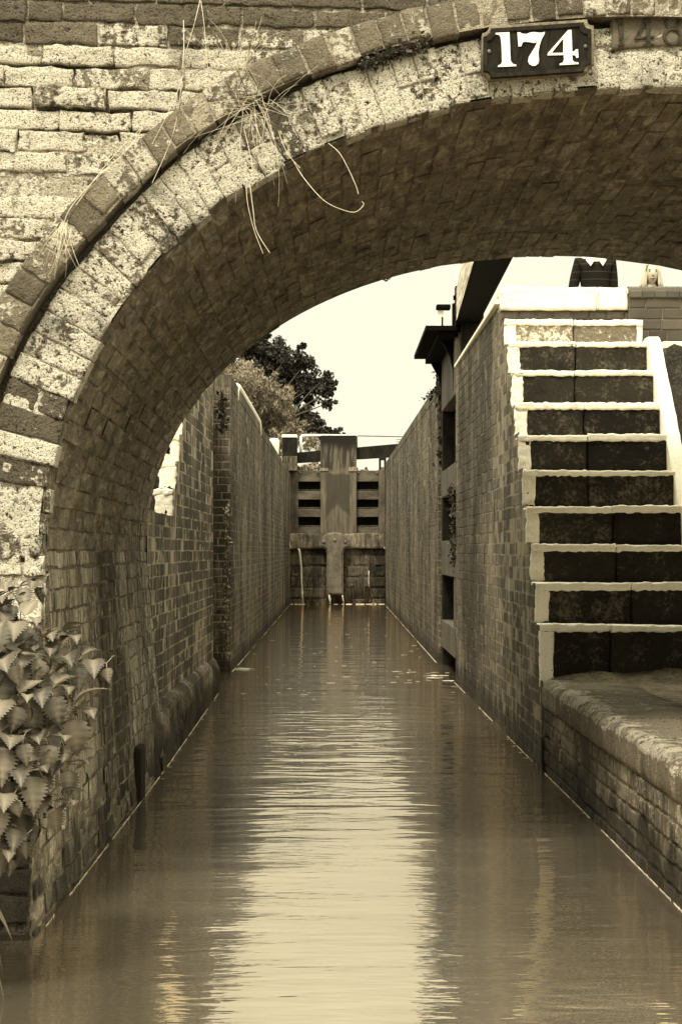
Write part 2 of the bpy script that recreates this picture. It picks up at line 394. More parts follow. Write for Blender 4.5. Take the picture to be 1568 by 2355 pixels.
# ------------------------------------------------------------------ the bridge
CX, AA, BB, NEXP = 1.17, 2.215, 1.615, 2.1
YB = 10.4
th = np.linspace(math.pi, 0, 400)
ex = CX+AA*np.sign(np.cos(th))*np.abs(np.cos(th))**(2/NEXP); ez = BB*np.abs(np.sin(th))**(2/NEXP)
low = np.linspace(-1.35, -.02, 40)
lx = -1.045+.105*np.clip(-low/1.19, 0, 1.2)
px_ = np.concatenate([lx, ex, (2*CX-lx)[::-1]]); pz_ = np.concatenate([low, ez, low[::-1]])
seg = np.hypot(np.diff(px_), np.diff(pz_)); S = np.concatenate([[0], np.cumsum(seg)])
su = np.arange(0, S[-1], .01); CXs = np.interp(su, S, px_); CZs = np.interp(su, S, pz_)
tx = np.gradient(CXs); tz = np.gradient(CZs); ker = np.ones(15)/15
tx = np.convolve(np.pad(tx, 7, 'edge'), ker, 'valid'); tz = np.convolve(np.pad(tz, 7, 'edge'), ker, 'valid')
ln = np.hypot(tx, tz); NXs, NZs = -tz/ln, tx/ln          # outward (away from the opening)
SL = su[-1]
def arc(u, s):
    x = np.interp(u, su, CXs)+np.interp(u, su, NXs)*s; z = np.interp(u, su, CZs)+np.interp(u, su, NZs)*s
    return x, z
def yface(x, z):                  # the face leans back as it rises and swings forward to the left
    y = 6.50+.095*(np.clip(x, -4, 1.5)-.0)+.10*(z-1.7)
    return y-.34*np.clip((-.05-z)/1.1, 0, 1.2)**1.2
def warp(x, y, z):
    return x+.075*np.clip((YB-y)/4.2, 0, 1)*np.clip((-.35-x)/.5, 0, 1)*np.clip((z+1.1)/1.0, 0, 1)
def f_face(u, v, h): return np.stack([u, yface(u, v)-h, v], 1)
def f_ring(u, v, h):
    x, z = arc(u, v); y = yface(x, z); return np.stack([warp(x, y, z), y-h, z], 1)
def f_soff(u, v, h):              # u along the canal, v round the arch
    x, z = arc(v, -h); y0 = yface(x, z); 
    y1 = np.maximum(u, y0+.004); return np.stack([warp(x, y1, z), y1, z], 1)
ofx, ofz = arc(su, .29); ofx = warp(ofx, yface(ofx, ofz), ofz)
iL = ofx <= CX
zl, xl = ofz[iL], ofx[iL]; o = np.argsort(zl); zl, xl = zl[o], xl[o]
def xclip(z):
    if z < -.02:
        x_ = float(np.interp(z, pz_[:60], px_[:60])); return float(warp(x_, float(yface(x_, z)), z))+.004
    return np.interp(z, zl, xl) if z < zl[-1] else CX
u_spring = float(np.interp(0.0, pz_[:200], S[:200])); U0 = u_spring-.02; U1 = SL-U0

bridge = empty('brick_bridge', (CX, 8.5, WZ), 'old brick arch bridge spanning the canal and towpath, lichen on its face', 'bridge')
def face_attr(c):
    u, v = (c[0]+c[1])/2, (c[2]+c[3])/2
    if v > 1.78 or (v > 1.70 and u < -.9+.25*random.random()) : c[5] = random.gauss(.25, .15); c[6] = random.gauss(.0, .06); c[4] += .002
    elif v > 1.70: c[5] = random.gauss(.5, .2); c[6] = random.gauss(.35, .12)
    else:
        c[6] = random.gauss(.72, .18); c[5] = random.gauss(.55, .25)
        if random.random() < .06: c[6] = .05; c[5] = .1; c[4] -= .012
        c[4] += random.gauss(0, .005)
        if v < -.25: c[6] = max(0, .55+v*.7); c[5] = random.uniform(0, .5)
    c[5] = min(1, max(0, c[5])); c[6] = min(1, max(0, c[6]))
    return c
mb = MB()
off = .012
cl = courses(-3.2, CX, WZ-.1+.005, 2.58, clip=lambda z: (-3.2, xclip(z)), fn=face_attr, header=.2, ljit=.015, vjit=.004)
cl += [c for c in courses(CX, 5.5, WZ-.1+.005, 2.58, clip=lambda z: (2*CX-xclip(z), 5.5), fn=face_attr, header=.2, ljit=.015, vjit=.004)]
caps(mb, cl, f_face, .03, .003, 11, 5, amp=.0065, freq=34, wob=.007)
zs = np.arange(WZ-.095-.075, 2.6, .0375)
for side in (0, 1):
    Vv = []; att = []; nu_ = 140
    for z in zs:
        e = xclip(z); e = e if side == 0 else 2*CX-e; s0 = -3.2 if side == 0 else 5.5
        us = np.linspace(s0, e, nu_); vv = np.full(nu_, z); ji = int(round((z-zs[0])/.0375)) % 2 == 0
        gap = np.clip((vnoise(us*2.2, vv*9, us*0+7)-.12)*5, 0, 1)*(.05 if (ji and z < 1.70) else 0)
        Vv.append(f_face(us, vv, -.009+.004*vnoise(us*30, vv*30, us*0)-gap))
    Vv = np.concatenate(Vv); idx = np.arange(len(Vv)).reshape(len(zs), nu_)
    q = np.stack([idx[:-1, :-1], idx[1:, :-1], idx[1:, 1:], idx[:-1, 1:]], -1).reshape(-1, 4)
    mb.add(Vv, q.tolist(), 0, (.5, 1, .45))
mb.build('front_wall', M['face'], bridge, smooth=True, fix=False)

# inner ring of upright bricks
def ring_cells(u0, u1, v0, v1, step, mor, split=0., **k):
    out = []; u = u0
    while u < u1:
        st = step+random.uniform(-.006, .006)
        hs = [(v0, v1)]
        if random.random() < split:
            m_ = v0+(v1-v0)*random.choice([.5, .48, .62]); hs = [(v0, m_-mor/2), (m_+mor/2, v1)]
        for a, b in hs:
            out.append([u+mor/2, u+st-mor/2, a+random.uniform(-.010, .012), b+random.uniform(-.004, .004), random.gauss(0, k.get('hj', .004)), min(1, max(0, random.gauss(*k['tone']))), min(1, max(0, random.gauss(*k['lich'])))])
        u += st
    return out
mb = MB()
rc = ring_cells(U0, U1, -.004, .215, .076, .0035, .3, tone=(.5, .25), lich=(.58, .09), hj=.003)
for c in rc:
    t = (c[0]-U0)
    if .15 < t < .55: c[6] = random.choice([.1, .3, .6, .8]); c[5] = random.choice([.1, .2, .6])
    if t < .55: c[4] += random.gauss(0, .008)
    if random.random() < .08 and c[2] < .05: c[2] += random.uniform(.015, .04)
caps(mb, rc, f_ring, .09, .004, 4, 9, amp=.007, freq=34, wob=.004, rj=.4)
sheet(mb, f_ring, np.arange(U0, U1, .02), np.arange(.012, .223, .02), -.007, att=(.5, .6, .62), amp=.005, freq=34)
sheet(mb, f_ring, np.arange(U0, U1, .03), [.205, .36], -.075, att=(0, .2, 0), amp=.004)
mb.build('arch_ring', M['ring'], bridge, smooth=True, fix=False)
mb = MB()
hc = ring_cells(U0, U1, .243, .355, .082, .006, 0., tone=(.5, .25), lich=(.52, .22), hj=.004)
for c in hc: c[4] += .045
caps(mb, hc, f_ring, .075, .005, 3, 4, amp=.005, freq=30, wob=.004)
sheet(mb, f_ring, np.arange(U0, U1, .02), [.2435, .26, .30, .34, .352], .036, att=(.4, 1, .5), amp=.003, freq=30)
sheet(mb, lambda u, v, h: f_ring(u, .2436+0*v, v), np.arange(U0, U1, .03), [-.08, 0, .036], 0, att=(.1, .3, 0))
mb.build('hood_course', M['hood'], bridge, smooth=True, fix=False)
# barrel
mb = MB()
def sf(c):
    c[6] = min(1, max(0, random.gauss(.45, .22))); c[5] = min(1, max(0, random.gauss(.42, .09)))
    return c
# u along the canal (bricks laid lengthwise), v round the arch
cells = courses(6.0, YB, u_spring, SL-u_spring, bl=.235, bh=.075, mor=.008, hj=.003, fn=sf, header=.12, vjit=.003)
cells = [c for c in cells if c[1] > 6.1]
def soff_cells(cs):
    out = []
    for c in cs:
        x, z = arc(np.array([(c[2]+c[3])/2]), 0.); y0 = float(yface(x, z)[0])+.10
        if c[1] < y0: continue
        c[0] = max(c[0], y0)
        if c[1]-c[0] > .02: out.append(c)
    return out
caps(mb, soff_cells(cells), lambda u, v, h: np.stack([warp(arc(v, -h)[0], u, arc(v, -h)[1]), u, arc(v, -h)[1]], 1), .005, .0015, 3, 2, amp=.002, freq=12, wob=.003, rj=.2)
vv = np.arange(0.0, SL, .05)
sheet(mb, f_soff, [5.5]+list(np.arange(5.6, 10.4, .1))+[YB], vv, -.003, att=(.3, .6, .4), amp=.001)
mb.build('arch_barrel', M['soffit'], bridge, smooth=False, fix=False)
# abutment faces below the springing
def af(c):
    z = (c[2]+c[3])/2
    c[6] = min(1, max(0, random.gauss(.5, .2))); c[5] = min(1, max(0, random.gauss(.55, .25))); 
    if z < .5: c[4] += random.gauss(0, .006)
    return c
for rng_ in ((0.02, u_spring), (SL-u_spring, SL-.02)):
    mb = MB()
    cs = courses(5.5, YB, rng_[0], rng_[1], bl=.235, bh=.075, mor=.010, fn=af, header=.25, vjit=.004, ljit=.012)
    cs = [c for c in cs if not (c[3] < .46 and c[1] > 8.93 and c[0] < 9.17)]
    caps(mb, soff_cells(cs), lambda u, v, h: np.stack([warp(arc(v, -h)[0], u, arc(v, -h)[1]), u, arc(v, -h)[1]], 1), .006, .002, 6, 3, amp=.006, freq=9, wob=.006, rj=.3)
    mb.build('abutment_face', M['abut'], bridge, smooth=False, fix=False)
mb = MB(); mb.box((-1.1, 8.94, -1.3), (-.925, 9.16, -.93), 0, (0, 0, 0), .02); mb.build('stop_groove_shade', M['darkwood'], bridge)  # dark box put in for the shade inside the groove
# rear face, deck, parapet so that the bridge is solid
mb = MB()
for side in (0, 1):
    Vv = []
    for z in zs:
        e = float(np.interp(z, np.sort(CZs[CXs <= CX]), CXs[CXs <= CX][np.argsort(CZs[CXs <= CX])])) if z < CZs.max() else CX
        e = e if side == 0 else 2*CX-e; s0 = -3.2 if side == 0 else 5.5
        us = np.linspace(s0, e, 12); Vv.append(np.stack([us, us*0+YB+.002, us*0+z], 1))
    Vv = np.concatenate(Vv); idx = np.arange(len(Vv)).reshape(len(zs), 12)
    q = np.stack([idx[:-1, :-1], idx[1:, :-1], idx[1:, 1:], idx[:-1, 1:]], -1).reshape(-1, 4)
    mb.add(Vv, q.tolist(), 0, (.5, 0, .4))
mb.box((-3.2, 6.8, 2.0), (5.5, YB-.01, 2.1)); mb.box((-3.2, 6.66, 1.95), (5.5, 6.79, 2.585))
mb.box((-3.2, 6.4, 2.59), (5.5, 6.8, 2.68)); mb.box((-3.2, YB-.3, 2.0), (5.5, YB-.004, 2.5))
mb.build('rear_wall', M['chamber'], bridge, fix=False)
# old carved number panel beside the plate
def pix(px, py, lift=0.):
    """photo pixel -> point on the bridge face"""
    d = 6.5
    for _ in range(6):
        p = P(px, py, d); d = float(yface(p.x, p.z))-lift
    return P(px, py, d)
mb = MB()
a_, b_, c_, d_ = [pix(*q, lift=.007) for q in ((1408, 112), (1650, 96), (1650, 20), (1404, 32))]
def quadblock(mb, q, back, n=10, m=5, amp=.003, mi=0, att=(.45, 0, .42), rr=.006):
    q = [np.array(v) for v in q]
    def f(u, v, h):
        p = (q[0][None]*((1-u)*(1-v))[:, None]+q[1][None]*(u*(1-v))[:, None]+q[2][None]*(u*v)[:, None]+q[3][None]*((1-u)*v)[:, None])
        p[:, 1] -= h; return p
    L = np.linalg.norm(q[1]-q[0]); H = np.linalg.norm(q[3]-q[0])
    caps(mb, [[0, L, 0, H, 0, att[0], att[2]]], lambda u, v, h: f(u/L, v/H, h), back, rr, n, m, amp=amp, freq=25, wob=.002, mi=mi)
quadblock(mb, (a_, b_, c_, d_), .04, 16, 6, att=(.2, 0, .22))
mb.build('carved_panel', M['panel'], bridge, smooth=True, fix=False)

def glyph(polys, conv, thick, name, mat, parent, bev=.0008):
    """filled outline (first polygon) with holes, as a thin solid lying on the bridge face"""
    c = bpy.data.curves.new(name, 'CURVE'); c.dimensions = '2D'; c.fill_mode = 'BOTH'; c.extrude = thick/2; c.bevel_depth = bev
    pts3 = [[conv(*p) for p in poly] for poly in polys]
    org = pts3[0][0]; 
    ex_ = (conv(polys[0][0][0]+100, polys[0][0][1])-org).normalized(); 
    up_ = (conv(polys[0][0][0], polys[0][0][1]-100)-org); nrm = ex_.cross(up_).normalized(); uy = nrm.cross(ex_)
    for poly in pts3:
        sp = c.splines.new('POLY'); sp.points.add(len(poly)-1); sp.use_cyclic_u = True
        for k, p in enumerate(poly):
            d = p-org; sp.points[k].co = (d.dot(ex_), d.dot(uy), 0, 1)
    tmp = bpy.data.objects.new('tmp', c); C.objects.link(tmp)
    dg = bpy.context.evaluated_depsgraph_get(); me = bpy.data.meshes.new_from_object(tmp.evaluated_get(dg)); bpy.data.objects.remove(tmp)
    mt = Matrix((ex_, uy, nrm)).transposed().to_4x4(); mt.translation = org
    me.transform(mt); me.materials.clear(); me.materials.append(mat)
    return link(name, me, parent)
def zc(zx, zy, lift=0.): return pix(1078.5+.3122*zx, 30.3+.3122*zy, lift)
g1 = [(195, 142), (240, 140), (295, 137), (299, 220), (301, 300), (305, 350), (320, 370), (345, 377), (345, 386), (212, 391), (214, 383), (236, 373), (243, 352), (241, 290), (238, 220), (231, 170), (220, 155), (195, 151)]
g7 = [(357, 138), (372, 138), (390, 148), (420, 151), (450, 140), (480, 136), (510, 141), (535, 141), (556, 135), (553, 150), (532, 188), (517, 235), (508, 290), (511, 320), (513, 345), (506, 367), (488, 382), (464, 383), (445, 372), (435, 350), (440, 318), (462, 283), (486, 245), (503, 207), (480, 214), (440, 208), (410, 205), (392, 211), (383, 238), (363, 241)]
g4 = [(728, 122), (752, 120), (755, 200), (757, 280), (774, 279), (786, 263), (799, 262), (803, 322), (791, 325), (780, 305), (757, 303), (759, 340), (768, 355), (802, 361), (804, 370), (666, 378), (667, 370), (692, 359), (699, 340), (696, 303), (577, 306), (581, 290)]
h4 = [(694, 178), (694, 289), (604, 291)]
# carved 148, only just legible; shade of its cuts painted as dark glyphs
one = [(1085, 20), (1128, 18), (1130, 30), (1135, 200), (1145, 232), (1100, 238), (1108, 222), (1102, 60), (1082, 38)]
four = [(1308, 20), (1330, 18), (1332, 165), (1362, 163), (1362, 175), (1332, 178), (1334, 215), (1360, 222), (1360, 232), (1280, 236), (1282, 226), (1302, 218), (1304, 180), (1218, 186), (1222, 172)]
hole4 = [(1304, 60), (1304, 168), (1242, 172)]
def ring_poly(cx, cy, rx, ry, n=20): return [(cx+rx*math.cos(2*math.pi*k/n), cy+ry*math.sin(2*math.pi*k/n)) for k in range(n)]
cv = lambda a, b: zc(a, b, .0135)
glyph([one], cv, .003, 'carved_digit_shade', M['carve'], bridge)
glyph([four, hole4], cv, .003, 'carved_digit_shade', M['carve'], bridge)
glyph([ring_poly(1495, 58, 55, 52), ring_poly(1495, 56, 38, 38)], cv, .003, 'carved_digit_shade', M['carve'], bridge)
glyph([ring_poly(1498, 165, 70, 66), ring_poly(1498, 167, 50, 50)], cv, .003, 'carved_digit_shade', M['carve'], bridge)

# number plate
lift = .052
sign = empty('number_plate', tuple(pix(1236, 115, .02)), 'black cast plate reading 174 in white numerals, bolted beside the carved number', 'sign')
def plate_outline(x0, y0, x1, y1, r, slope=-.068):
    pts = []
    for cx, cy, a0 in ((x0, y0, 0), (x1, y0, 90), (x1, y1, 180), (x0, y1, 270)):
        for k in range(7):
            a = R(a0+90-k*15); pts.append((cx+r*math.cos(a), cy+r*math.sin(a)))
    return [(x, y+slope*(x-x0)) for x, y in pts]
def cpl(l): return lambda a, b: pix(a, b, l)
glyph([plate_outline(1109, 66, 1360, 182, 15)], cpl(.018), .04, 'mortar_bed', M['mortar'], sign, .003)
glyph([plate_outline(1114, 70, 1355, 177, 17)], cpl(.040), .014, 'plate_body', M['plate'], sign, .001)
glyph([plate_outline(1112, 68, 1357, 179, 17), plate_outline(1118, 75, 1351, 172, 19)], cpl(.044), .016, 'rim', M['rim'], sign, .002)
dg_ = lambda a, b: zc(a, b, .0495)
for g in ([g1], [g7], [g4, h4]): glyph(g, dg_, .005, 'digit', M['cleanpaint'], sign, .0005)
for q in ((147, 277), (857, 240)):
    b = bmesh.new(); bmesh.ops.create_uvsphere(b, u_segments=12, v_segments=8, radius=.0075)
    c0 = zc(*q, .050)
    for vtx in b.verts: vtx.co = Vector((vtx.co.x, vtx.co.y*.7, vtx.co.z))+c0
    m_ = MB(); m_.bm(b); m_.build('bolt', M['iron'], sign, smooth=True)

# ------------------------------------------------------------------ canal walls, left
def f_wall(xf, sgn):             # u along canal, v height, h towards the water
    return lambda u, v, h: np.stack([xf(u, v)+sgn*h, u, v], 1)
def wf(c):
    c[6] = min(1, max(0, random.gauss(.45, .15))); c[5] = min(1, max(0, random.gauss(.5, .17))); return c
LW = lambda u, v: -1.035+0*u
lw = empty('approach_wall', (-1.1, 13.2, WZ), 'damp brick lock approach wall on the left, just beyond the bridge', 'wall', None)
mb = MB()
def lclip(z):
    if z < .2: return (YB+.01, 15.85)
    i = (z-.2)/.19; return (min(15.0, 12.0+.25*math.ceil(i)), 15.85)
cs = courses(YB+.01, 15.85, -.9, 1.70, clip=lclip, fn=wf, header=.2, vjit=.003)
caps(mb, cs, f_wall(LW, 1), .0025, .0010, 3, 2, amp=.0015, freq=10, wob=.003, rj=.05)
vz = np.arange(-1.3, 1.72, .075)
sheet(mb, f_wall(LW, 1), [YB-.04, 12.0], [-1.3, 0, .2], -.0012, att=(.4, .8, .5))
for i in range(8):
    z0 = .2+.19*i; sheet(mb, f_wall(LW, 1), [12.0+.25*i+(.0), 15.86], [z0, min(1.7, z0+.19)], -.0012, att=(.4, .8, .5))
sheet(mb, f_wall(LW, 1), [12.0, 15.86], [-1.3, .2], -.0012, att=(.4, .8, .5))
mb.box((-1.6, YB+.01, .1), (-1.045, 12.0, .195)); mb.box((-1.5, YB-.06, -1.3), (-1.052, YB+.3, .099))
mb.build('brickwork', M['wall'], lw, smooth=False, fix=False)
mb = MB()    # bullnose corner
seg = []
for k in range(9):
    a = R(90*k/8); seg.append((-1.035-.16+.16*math.cos(a), 15.86+.16*math.sin(a)))
seg.append((-1.35, 16.02))
for r_ in range(39):
    z0 = -1.3+r_*.077; z1 = z0+.070
    V = []; h_ = random.gauss(0, .002)
    for (x, y) in seg: V += [(x+h_, y, z0), (x+h_, y, z1)]
    mb.add(V, [(2*i, 2*i+2, 2*i+3, 2*i+1) for i in range(len(seg)-1)], 0, (random.random(), 0, random.random()*.8))
V = []
for (x, y) in seg: V += [(x-.005, y-.003, -1.3), (x-.005, y-.003, 1.7)]
mb.add(V, [(2*i, 2*i+2, 2*i+3, 2*i+1) for i in range(len(seg)-1)], 0, (.3, .8, .3))
mb.build('rounded_corner', M['wall'], lw, smooth=True, fix=False)
mb = MB()    # footing with a worn rounded top
prof = [(-1.06, -.86), (-1.03, -.865), (-1.0, -.875), (-.975, -.895), (-.958, -.92), (-.953, -.95), (-.95, -.98), (-.948, -1.01), (-.948, -1.04), (-.947, -1.07), (-.946, -1.1), (-.946, -1.14), (-.945, -1.2), (-.945, -1.3)]
ys = np.arange(8.6, 16.0, .03)
Vv = []
for y in ys:
    t = (y-YB)/5.6; pr = .0 + (-.045*max(0, t))
    pr -= .1*max(0, (9.6-y))/1.0
    for k, (x, z) in enumerate(prof):
        n_ = .016*float(vnoise(np.array([y*3.]), np.array([z*9]), np.array([1.]))[0])+.006*float(vnoise(np.array([y*19.]), np.array([z*17]), np.array([2.]))[0])
        Vv.append((x+pr+n_, y, z+n_*.8))
k = len(prof); idx = np.arange(len(Vv)).reshape(len(ys), k)
q = np.stack([idx[:-1, :-1], idx[1:, :-1], idx[1:, 1:], idx[:-1, 1:]], -1).reshape(-1, 4)
mb.add(Vv, q.tolist(), 0, (.6, 0, .45)); mb.build('footing', M['plinth'], lw, smooth=False, fix=False)
mb = MB(); mb.box((-1.02, 15.93, -1.3), (-.99, 15.955, 1.2), 0); 

def chamber(name, x, y0, y1, z0, z1, sgn, label, recess):
    root = empty(name, (x+.1*-sgn, (y0+y1)/2, WZ), label, 'wall')
    mb = MB(); xf = lambda u, v: x+0*u
    zt = lambda y: z0+(z1-z0)*(y-y0)/(y1-y0)
    cs = courses(y0, y1, -1.3, max(z0, z1), fn=wf, header=.12, vjit=.003, miss=.006)
    cs = [c for c in cs if c[3] <= zt(c[0])+.03]
    caps(mb, cs, f_wall(xf, sgn), .005, .0010, 2, 1, amp=.0008, freq=10, wob=.003, rj=.05)
    vs = np.linspace(0, 1, 5)
    us = np.linspace(y0, y1, 20)
    sheet(mb, lambda u, v, h: np.stack([x-sgn*.0022+0*u, u, -1.3+(z0+(z1-z0)*(u-y0)/(y1-y0)+1.28)*v], 1), us, vs, att=(.3, .8, .35))
    # end face looking towards the camera
    e0, e1 = sorted((x, x-sgn*.5))
    cs = courses(e0, e1, -1.3, z0, fn=wf, header=.3)
    caps(mb, cs, lambda u, v, h: np.stack([u, y0-h, v], 1), .02, .005, 2, 1, amp=.003)
    mb.box((e0, y0+.004, -1.3), (e1, y0+.02, z0), 0, (.3, .8, .4))
    mb.build('brickwork', M['chamber'], root, smooth=False, fix=False)
    mb = MB(); y = y0
    while y < y1-.3:
        l = random.uniform(.9, 1.3); ye = min(y+l, y1)
        a, b = sorted((x+sgn*.004, x-sgn*.42))
        mb.add(*tilt_box(a, b, y+.001, ye-.001, zt(y)-.02, zt(ye)-.02, .12), 0, (random.random(), 0, random.random()*.6)); y = ye
    mb.build('coping', M['chamber'], root)
    return root
def tilt_box(a, b, y0, y1, z0, z1, t):
    v = [(a, y0, z0), (b, y0, z0), (b, y1, z1), (a, y1, z1), (a, y0, z0+t), (b, y0, z0+t), (b, y1, z1+t), (a, y1, z1+t)]
    # soften the water-side arris
    return v, [(0, 3, 2, 1), (4, 5, 6, 7), (0, 1, 5, 4), (1, 2, 6, 5), (2, 3, 7, 6), (3, 0, 4, 7)]
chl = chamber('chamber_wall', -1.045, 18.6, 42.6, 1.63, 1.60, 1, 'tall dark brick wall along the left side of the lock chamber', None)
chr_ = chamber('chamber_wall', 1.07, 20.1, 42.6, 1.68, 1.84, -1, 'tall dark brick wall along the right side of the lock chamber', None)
# white painted guard rail along the left chamber edge
mb = MB()
rp = [(-1.075, 19.96, 1.58), (-1.075, 19.98, 1.68), (-1.075, 20.1, 1.735), (-1.075, 20.4, 1.755), (-1.075, 22, 1.76), (-1.075, 24, 1.76), (-1.075, 25.6, 1.75), (-1.075, 25.85, 1.70), (-1.075, 25.9, 1.58)]
mb.tube(rp, .046, 12)
tag(mb.build('guard_rail', M['cleanpaint'], smooth=True), 'white painted low rail along the edge of the left chamber wall', 'railing')
# recess backs
mb = MB(); mb.box((-1.42, 15.9, -1.3), (-1.36, 18.7, 1.65)); mb.box((-2.4, 13.6, 1.4), (-1.2, 16.0, 1.66)); mb.box((-2.4, 16.0, 1.4), (-1.36, 18.6, 1.66))
tag(mb.build('gate_recess', M['chamber'], fix=False), 'dark gate recess in the left wall between approach and chamber', 'wall')

# ------------------------------------------------------------------ right side: stair flank wall, gate recess, towpath edge
YS = [10.28+.24*i for i in range(10)]
NY = [1436, 1340, 1252, 1163, 1080, 998, 925, 850, 784, 733]
ZS = [(1266-y)*d/F for y, d in zip(NY, YS)]
XS0, XS1 = 1.105, 2.0
RW = lambda u, v: 1.10-.03*np.clip((u-12.6)/4, 0, 1)+0*u
rw = empty('flank_wall', (1.2, 13.7, WZ), 'brick wall carrying the steps down to the towpath, right of the canal', 'wall')
def rclip(z):
    if z < -.68: return (10.2, 17.1)
    k = sum(1 for q in ZS if q < z+.01)
    a = YS[min(k, 9)]+.02 if k < 10 else 12.74
    return (a, 17.1)
mb = MB()
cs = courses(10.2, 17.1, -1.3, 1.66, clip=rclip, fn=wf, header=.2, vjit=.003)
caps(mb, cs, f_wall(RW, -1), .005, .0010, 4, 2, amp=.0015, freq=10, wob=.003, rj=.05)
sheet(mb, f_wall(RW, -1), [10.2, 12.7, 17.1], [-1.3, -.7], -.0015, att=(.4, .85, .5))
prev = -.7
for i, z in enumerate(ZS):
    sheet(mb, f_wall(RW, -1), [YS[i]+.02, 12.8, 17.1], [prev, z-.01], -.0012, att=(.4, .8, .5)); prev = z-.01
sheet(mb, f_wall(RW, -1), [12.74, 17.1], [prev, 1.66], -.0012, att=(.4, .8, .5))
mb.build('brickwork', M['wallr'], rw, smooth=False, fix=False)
mb = MB()    # rounded corner into the gate recess, and the recess back
seg = [(1.07+.14-.14*math.cos(R(90*k/8)), 17.1+.14*math.sin(R(90*k/8))) for k in range(9)]+[(1.5, 17.24)]
for r_ in range(39):
    z0 = -1.3+r_*.077; V = []; h_ = random.gauss(0, .002)
    for (x, y) in seg: V += [(x+h_, y, z0), (x+h_, y, z0+.07)]
    mb.add(V, [(2*i, 2*i+2, 2*i+3, 2*i+1) for i in range(len(seg)-1)], 0, (random.random(), 0, random.random()*.8))
V = []
for (x, y) in seg: V += [(x+.005, y-.003, -1.3), (x+.005, y-.003, 1.7)]
mb.add(V, [(2*i, 2*i+2, 2*i+3, 2*i+1) for i in range(len(seg)-1)], 0, (.3, .8, .3))
mb.box((1.42, 17.2, -1.3), (1.5, 20.2, 1.68))
mb.build('rounded_corner', M['wallr'], rw, smooth=True, fix=False)
mb = MB()    # white edged coping along the top
for (a, b) in ((12.76, 14.2), (14.21, 15.6), (15.61, 17.2)):
    mb.box((1.062, a, 1.66), (1.9, b, 1.69), 0, bev=.008)
mb.build('coping', M['paint'], rw, smooth=False)

# towpath edge
tp = empty('towpath_edge', (1.3, 4, WZ), 'worn stone coping and brick edge beside the towpath, lower right', 'kerb')
mb = MB()
RE = lambda u, v: 1.115+.03*np.clip((10.2-u)/4, 0, 1)+.0*v
cs = courses(2.0, 10.2, -1.295, -.846, bl=.30, fn=wf, header=.15, vjit=.004)
caps(mb, cs, f_wall(RE, -1), .025, .006, 5, 2, amp=.006, freq=16, wob=.004)
sheet(mb, f_wall(RE, -1), np.arange(-14, 10.25, .3), [-1.3, -.846], -.008, att=(.3, .8, .4))
mb.build('brickwork', M['plinth'], tp, smooth=False, fix=False)
y = 10.22; 
while y > -6:
    l = random.uniform(.65, .95)
    mb = MB(); prof = []
    ya, yb = y-l+.008, y
    R_ = .05
    xs = [1.10, 1.10]; base = [(1.13, -.845), (1.108, -.842), (1.102, -.825), (1.10, -.80), (1.10, -.775)]+[(1.10+R_-R_*math.cos(R(a)), -.70-R_+R_*math.sin(R(a))) for a in range(0, 91, 15)]+[(1.3, -.702), (1.42, -.704), (1.58, -.715), (1.58, -.76)]
    ysl = np.linspace(ya, yb, 60); Vv = []; Av = []; tn = random.uniform(.3, .8); lc = random.uniform(.3, .55)
    for yy in ysl:
        dd = min(yy-ya, yb-yy); rd = .02*max(0, 1-dd/.03)
        for (x, z) in base:
            nn = float(vnoise(np.array([x*9.]), np.array([yy*5.]), np.array([z*9]))[0])*.010+float(vnoise(np.array([x*30.]), np.array([yy*22.]), np.array([z*30]))[0])*.004
            Vv.append((x+.03*min(1, max(0, (10.2-yy)/4))+nn*.7+rd, yy, z+nn*(0 if z < -.84 else .8)-rd)); Av.append((tn, 0, lc+(.3 if 1.1 < x < 1.2 and z > -.78 else 0)))
    k = len(base); idx = np.arange(len(Vv)).reshape(len(ysl), k)
    q = np.stack([idx[:-1, :-1], idx[1:, :-1], idx[1:, 1:], idx[:-1, 1:]], -1).reshape(-1, 4).tolist()
    q += [tuple(int(v) for v in idx[0]), tuple(int(v) for v in idx[-1])]
    mb.add(Vv, q, 0, np.array(Av))
    mb.build('coping_stone', M['coping'], tp, smooth=True, fix=False)
    y -= l
mb = MB()     # dirt and litter banked against the bottom riser
def dirt(u, v, h):
    t = np.exp(-((10.30-v)/.13)**2)*(.35+.65*np.clip((u-1.15)/.25, 0, 1)); n = .018*vnoise(u*9, v*9, u*0)+.008*vnoise(u*40, v*40, u*0+2)
    return np.stack([u, v, -.714+.06*t+n*(.1+t)-.03*np.clip((9.95-v)/.2, 0, 1)], 1)
sheet(mb, dirt, np.linspace(1.16, 3.9, 120), np.linspace(9.7, 10.32, 50), att=(.5, 0, .5))
tag(mb.build('soil', M['earth'], smooth=True, fix=False), 'bank of dirt and litter against the bottom step', 'soil', kind='stuff')
mb = MB(); mb.box((1.1045, 10.19, -1.3), (1.5, 10.36, -.735)); mb.build('end_joint', M['plinth'], tp)
# left bank edge near the camera
mb = MB()
caps(mb, courses(-8, 5.45, -1.3, -.8, bl=.3, fn=wf), lambda u, v, h: np.stack([-1.12+h, u, v], 1), .02, .006, 2, 1, amp=.006)
mb.box((-1.3, -14, -1.3), (-1.128, 5.6, -.81)); mb.build('bank_wall', M['plinth'], None, fix=False)
tag(bpy.data.objects['bank_wall'], 'low brick bank edge in front of the bridge, left under the nettles', 'wall')

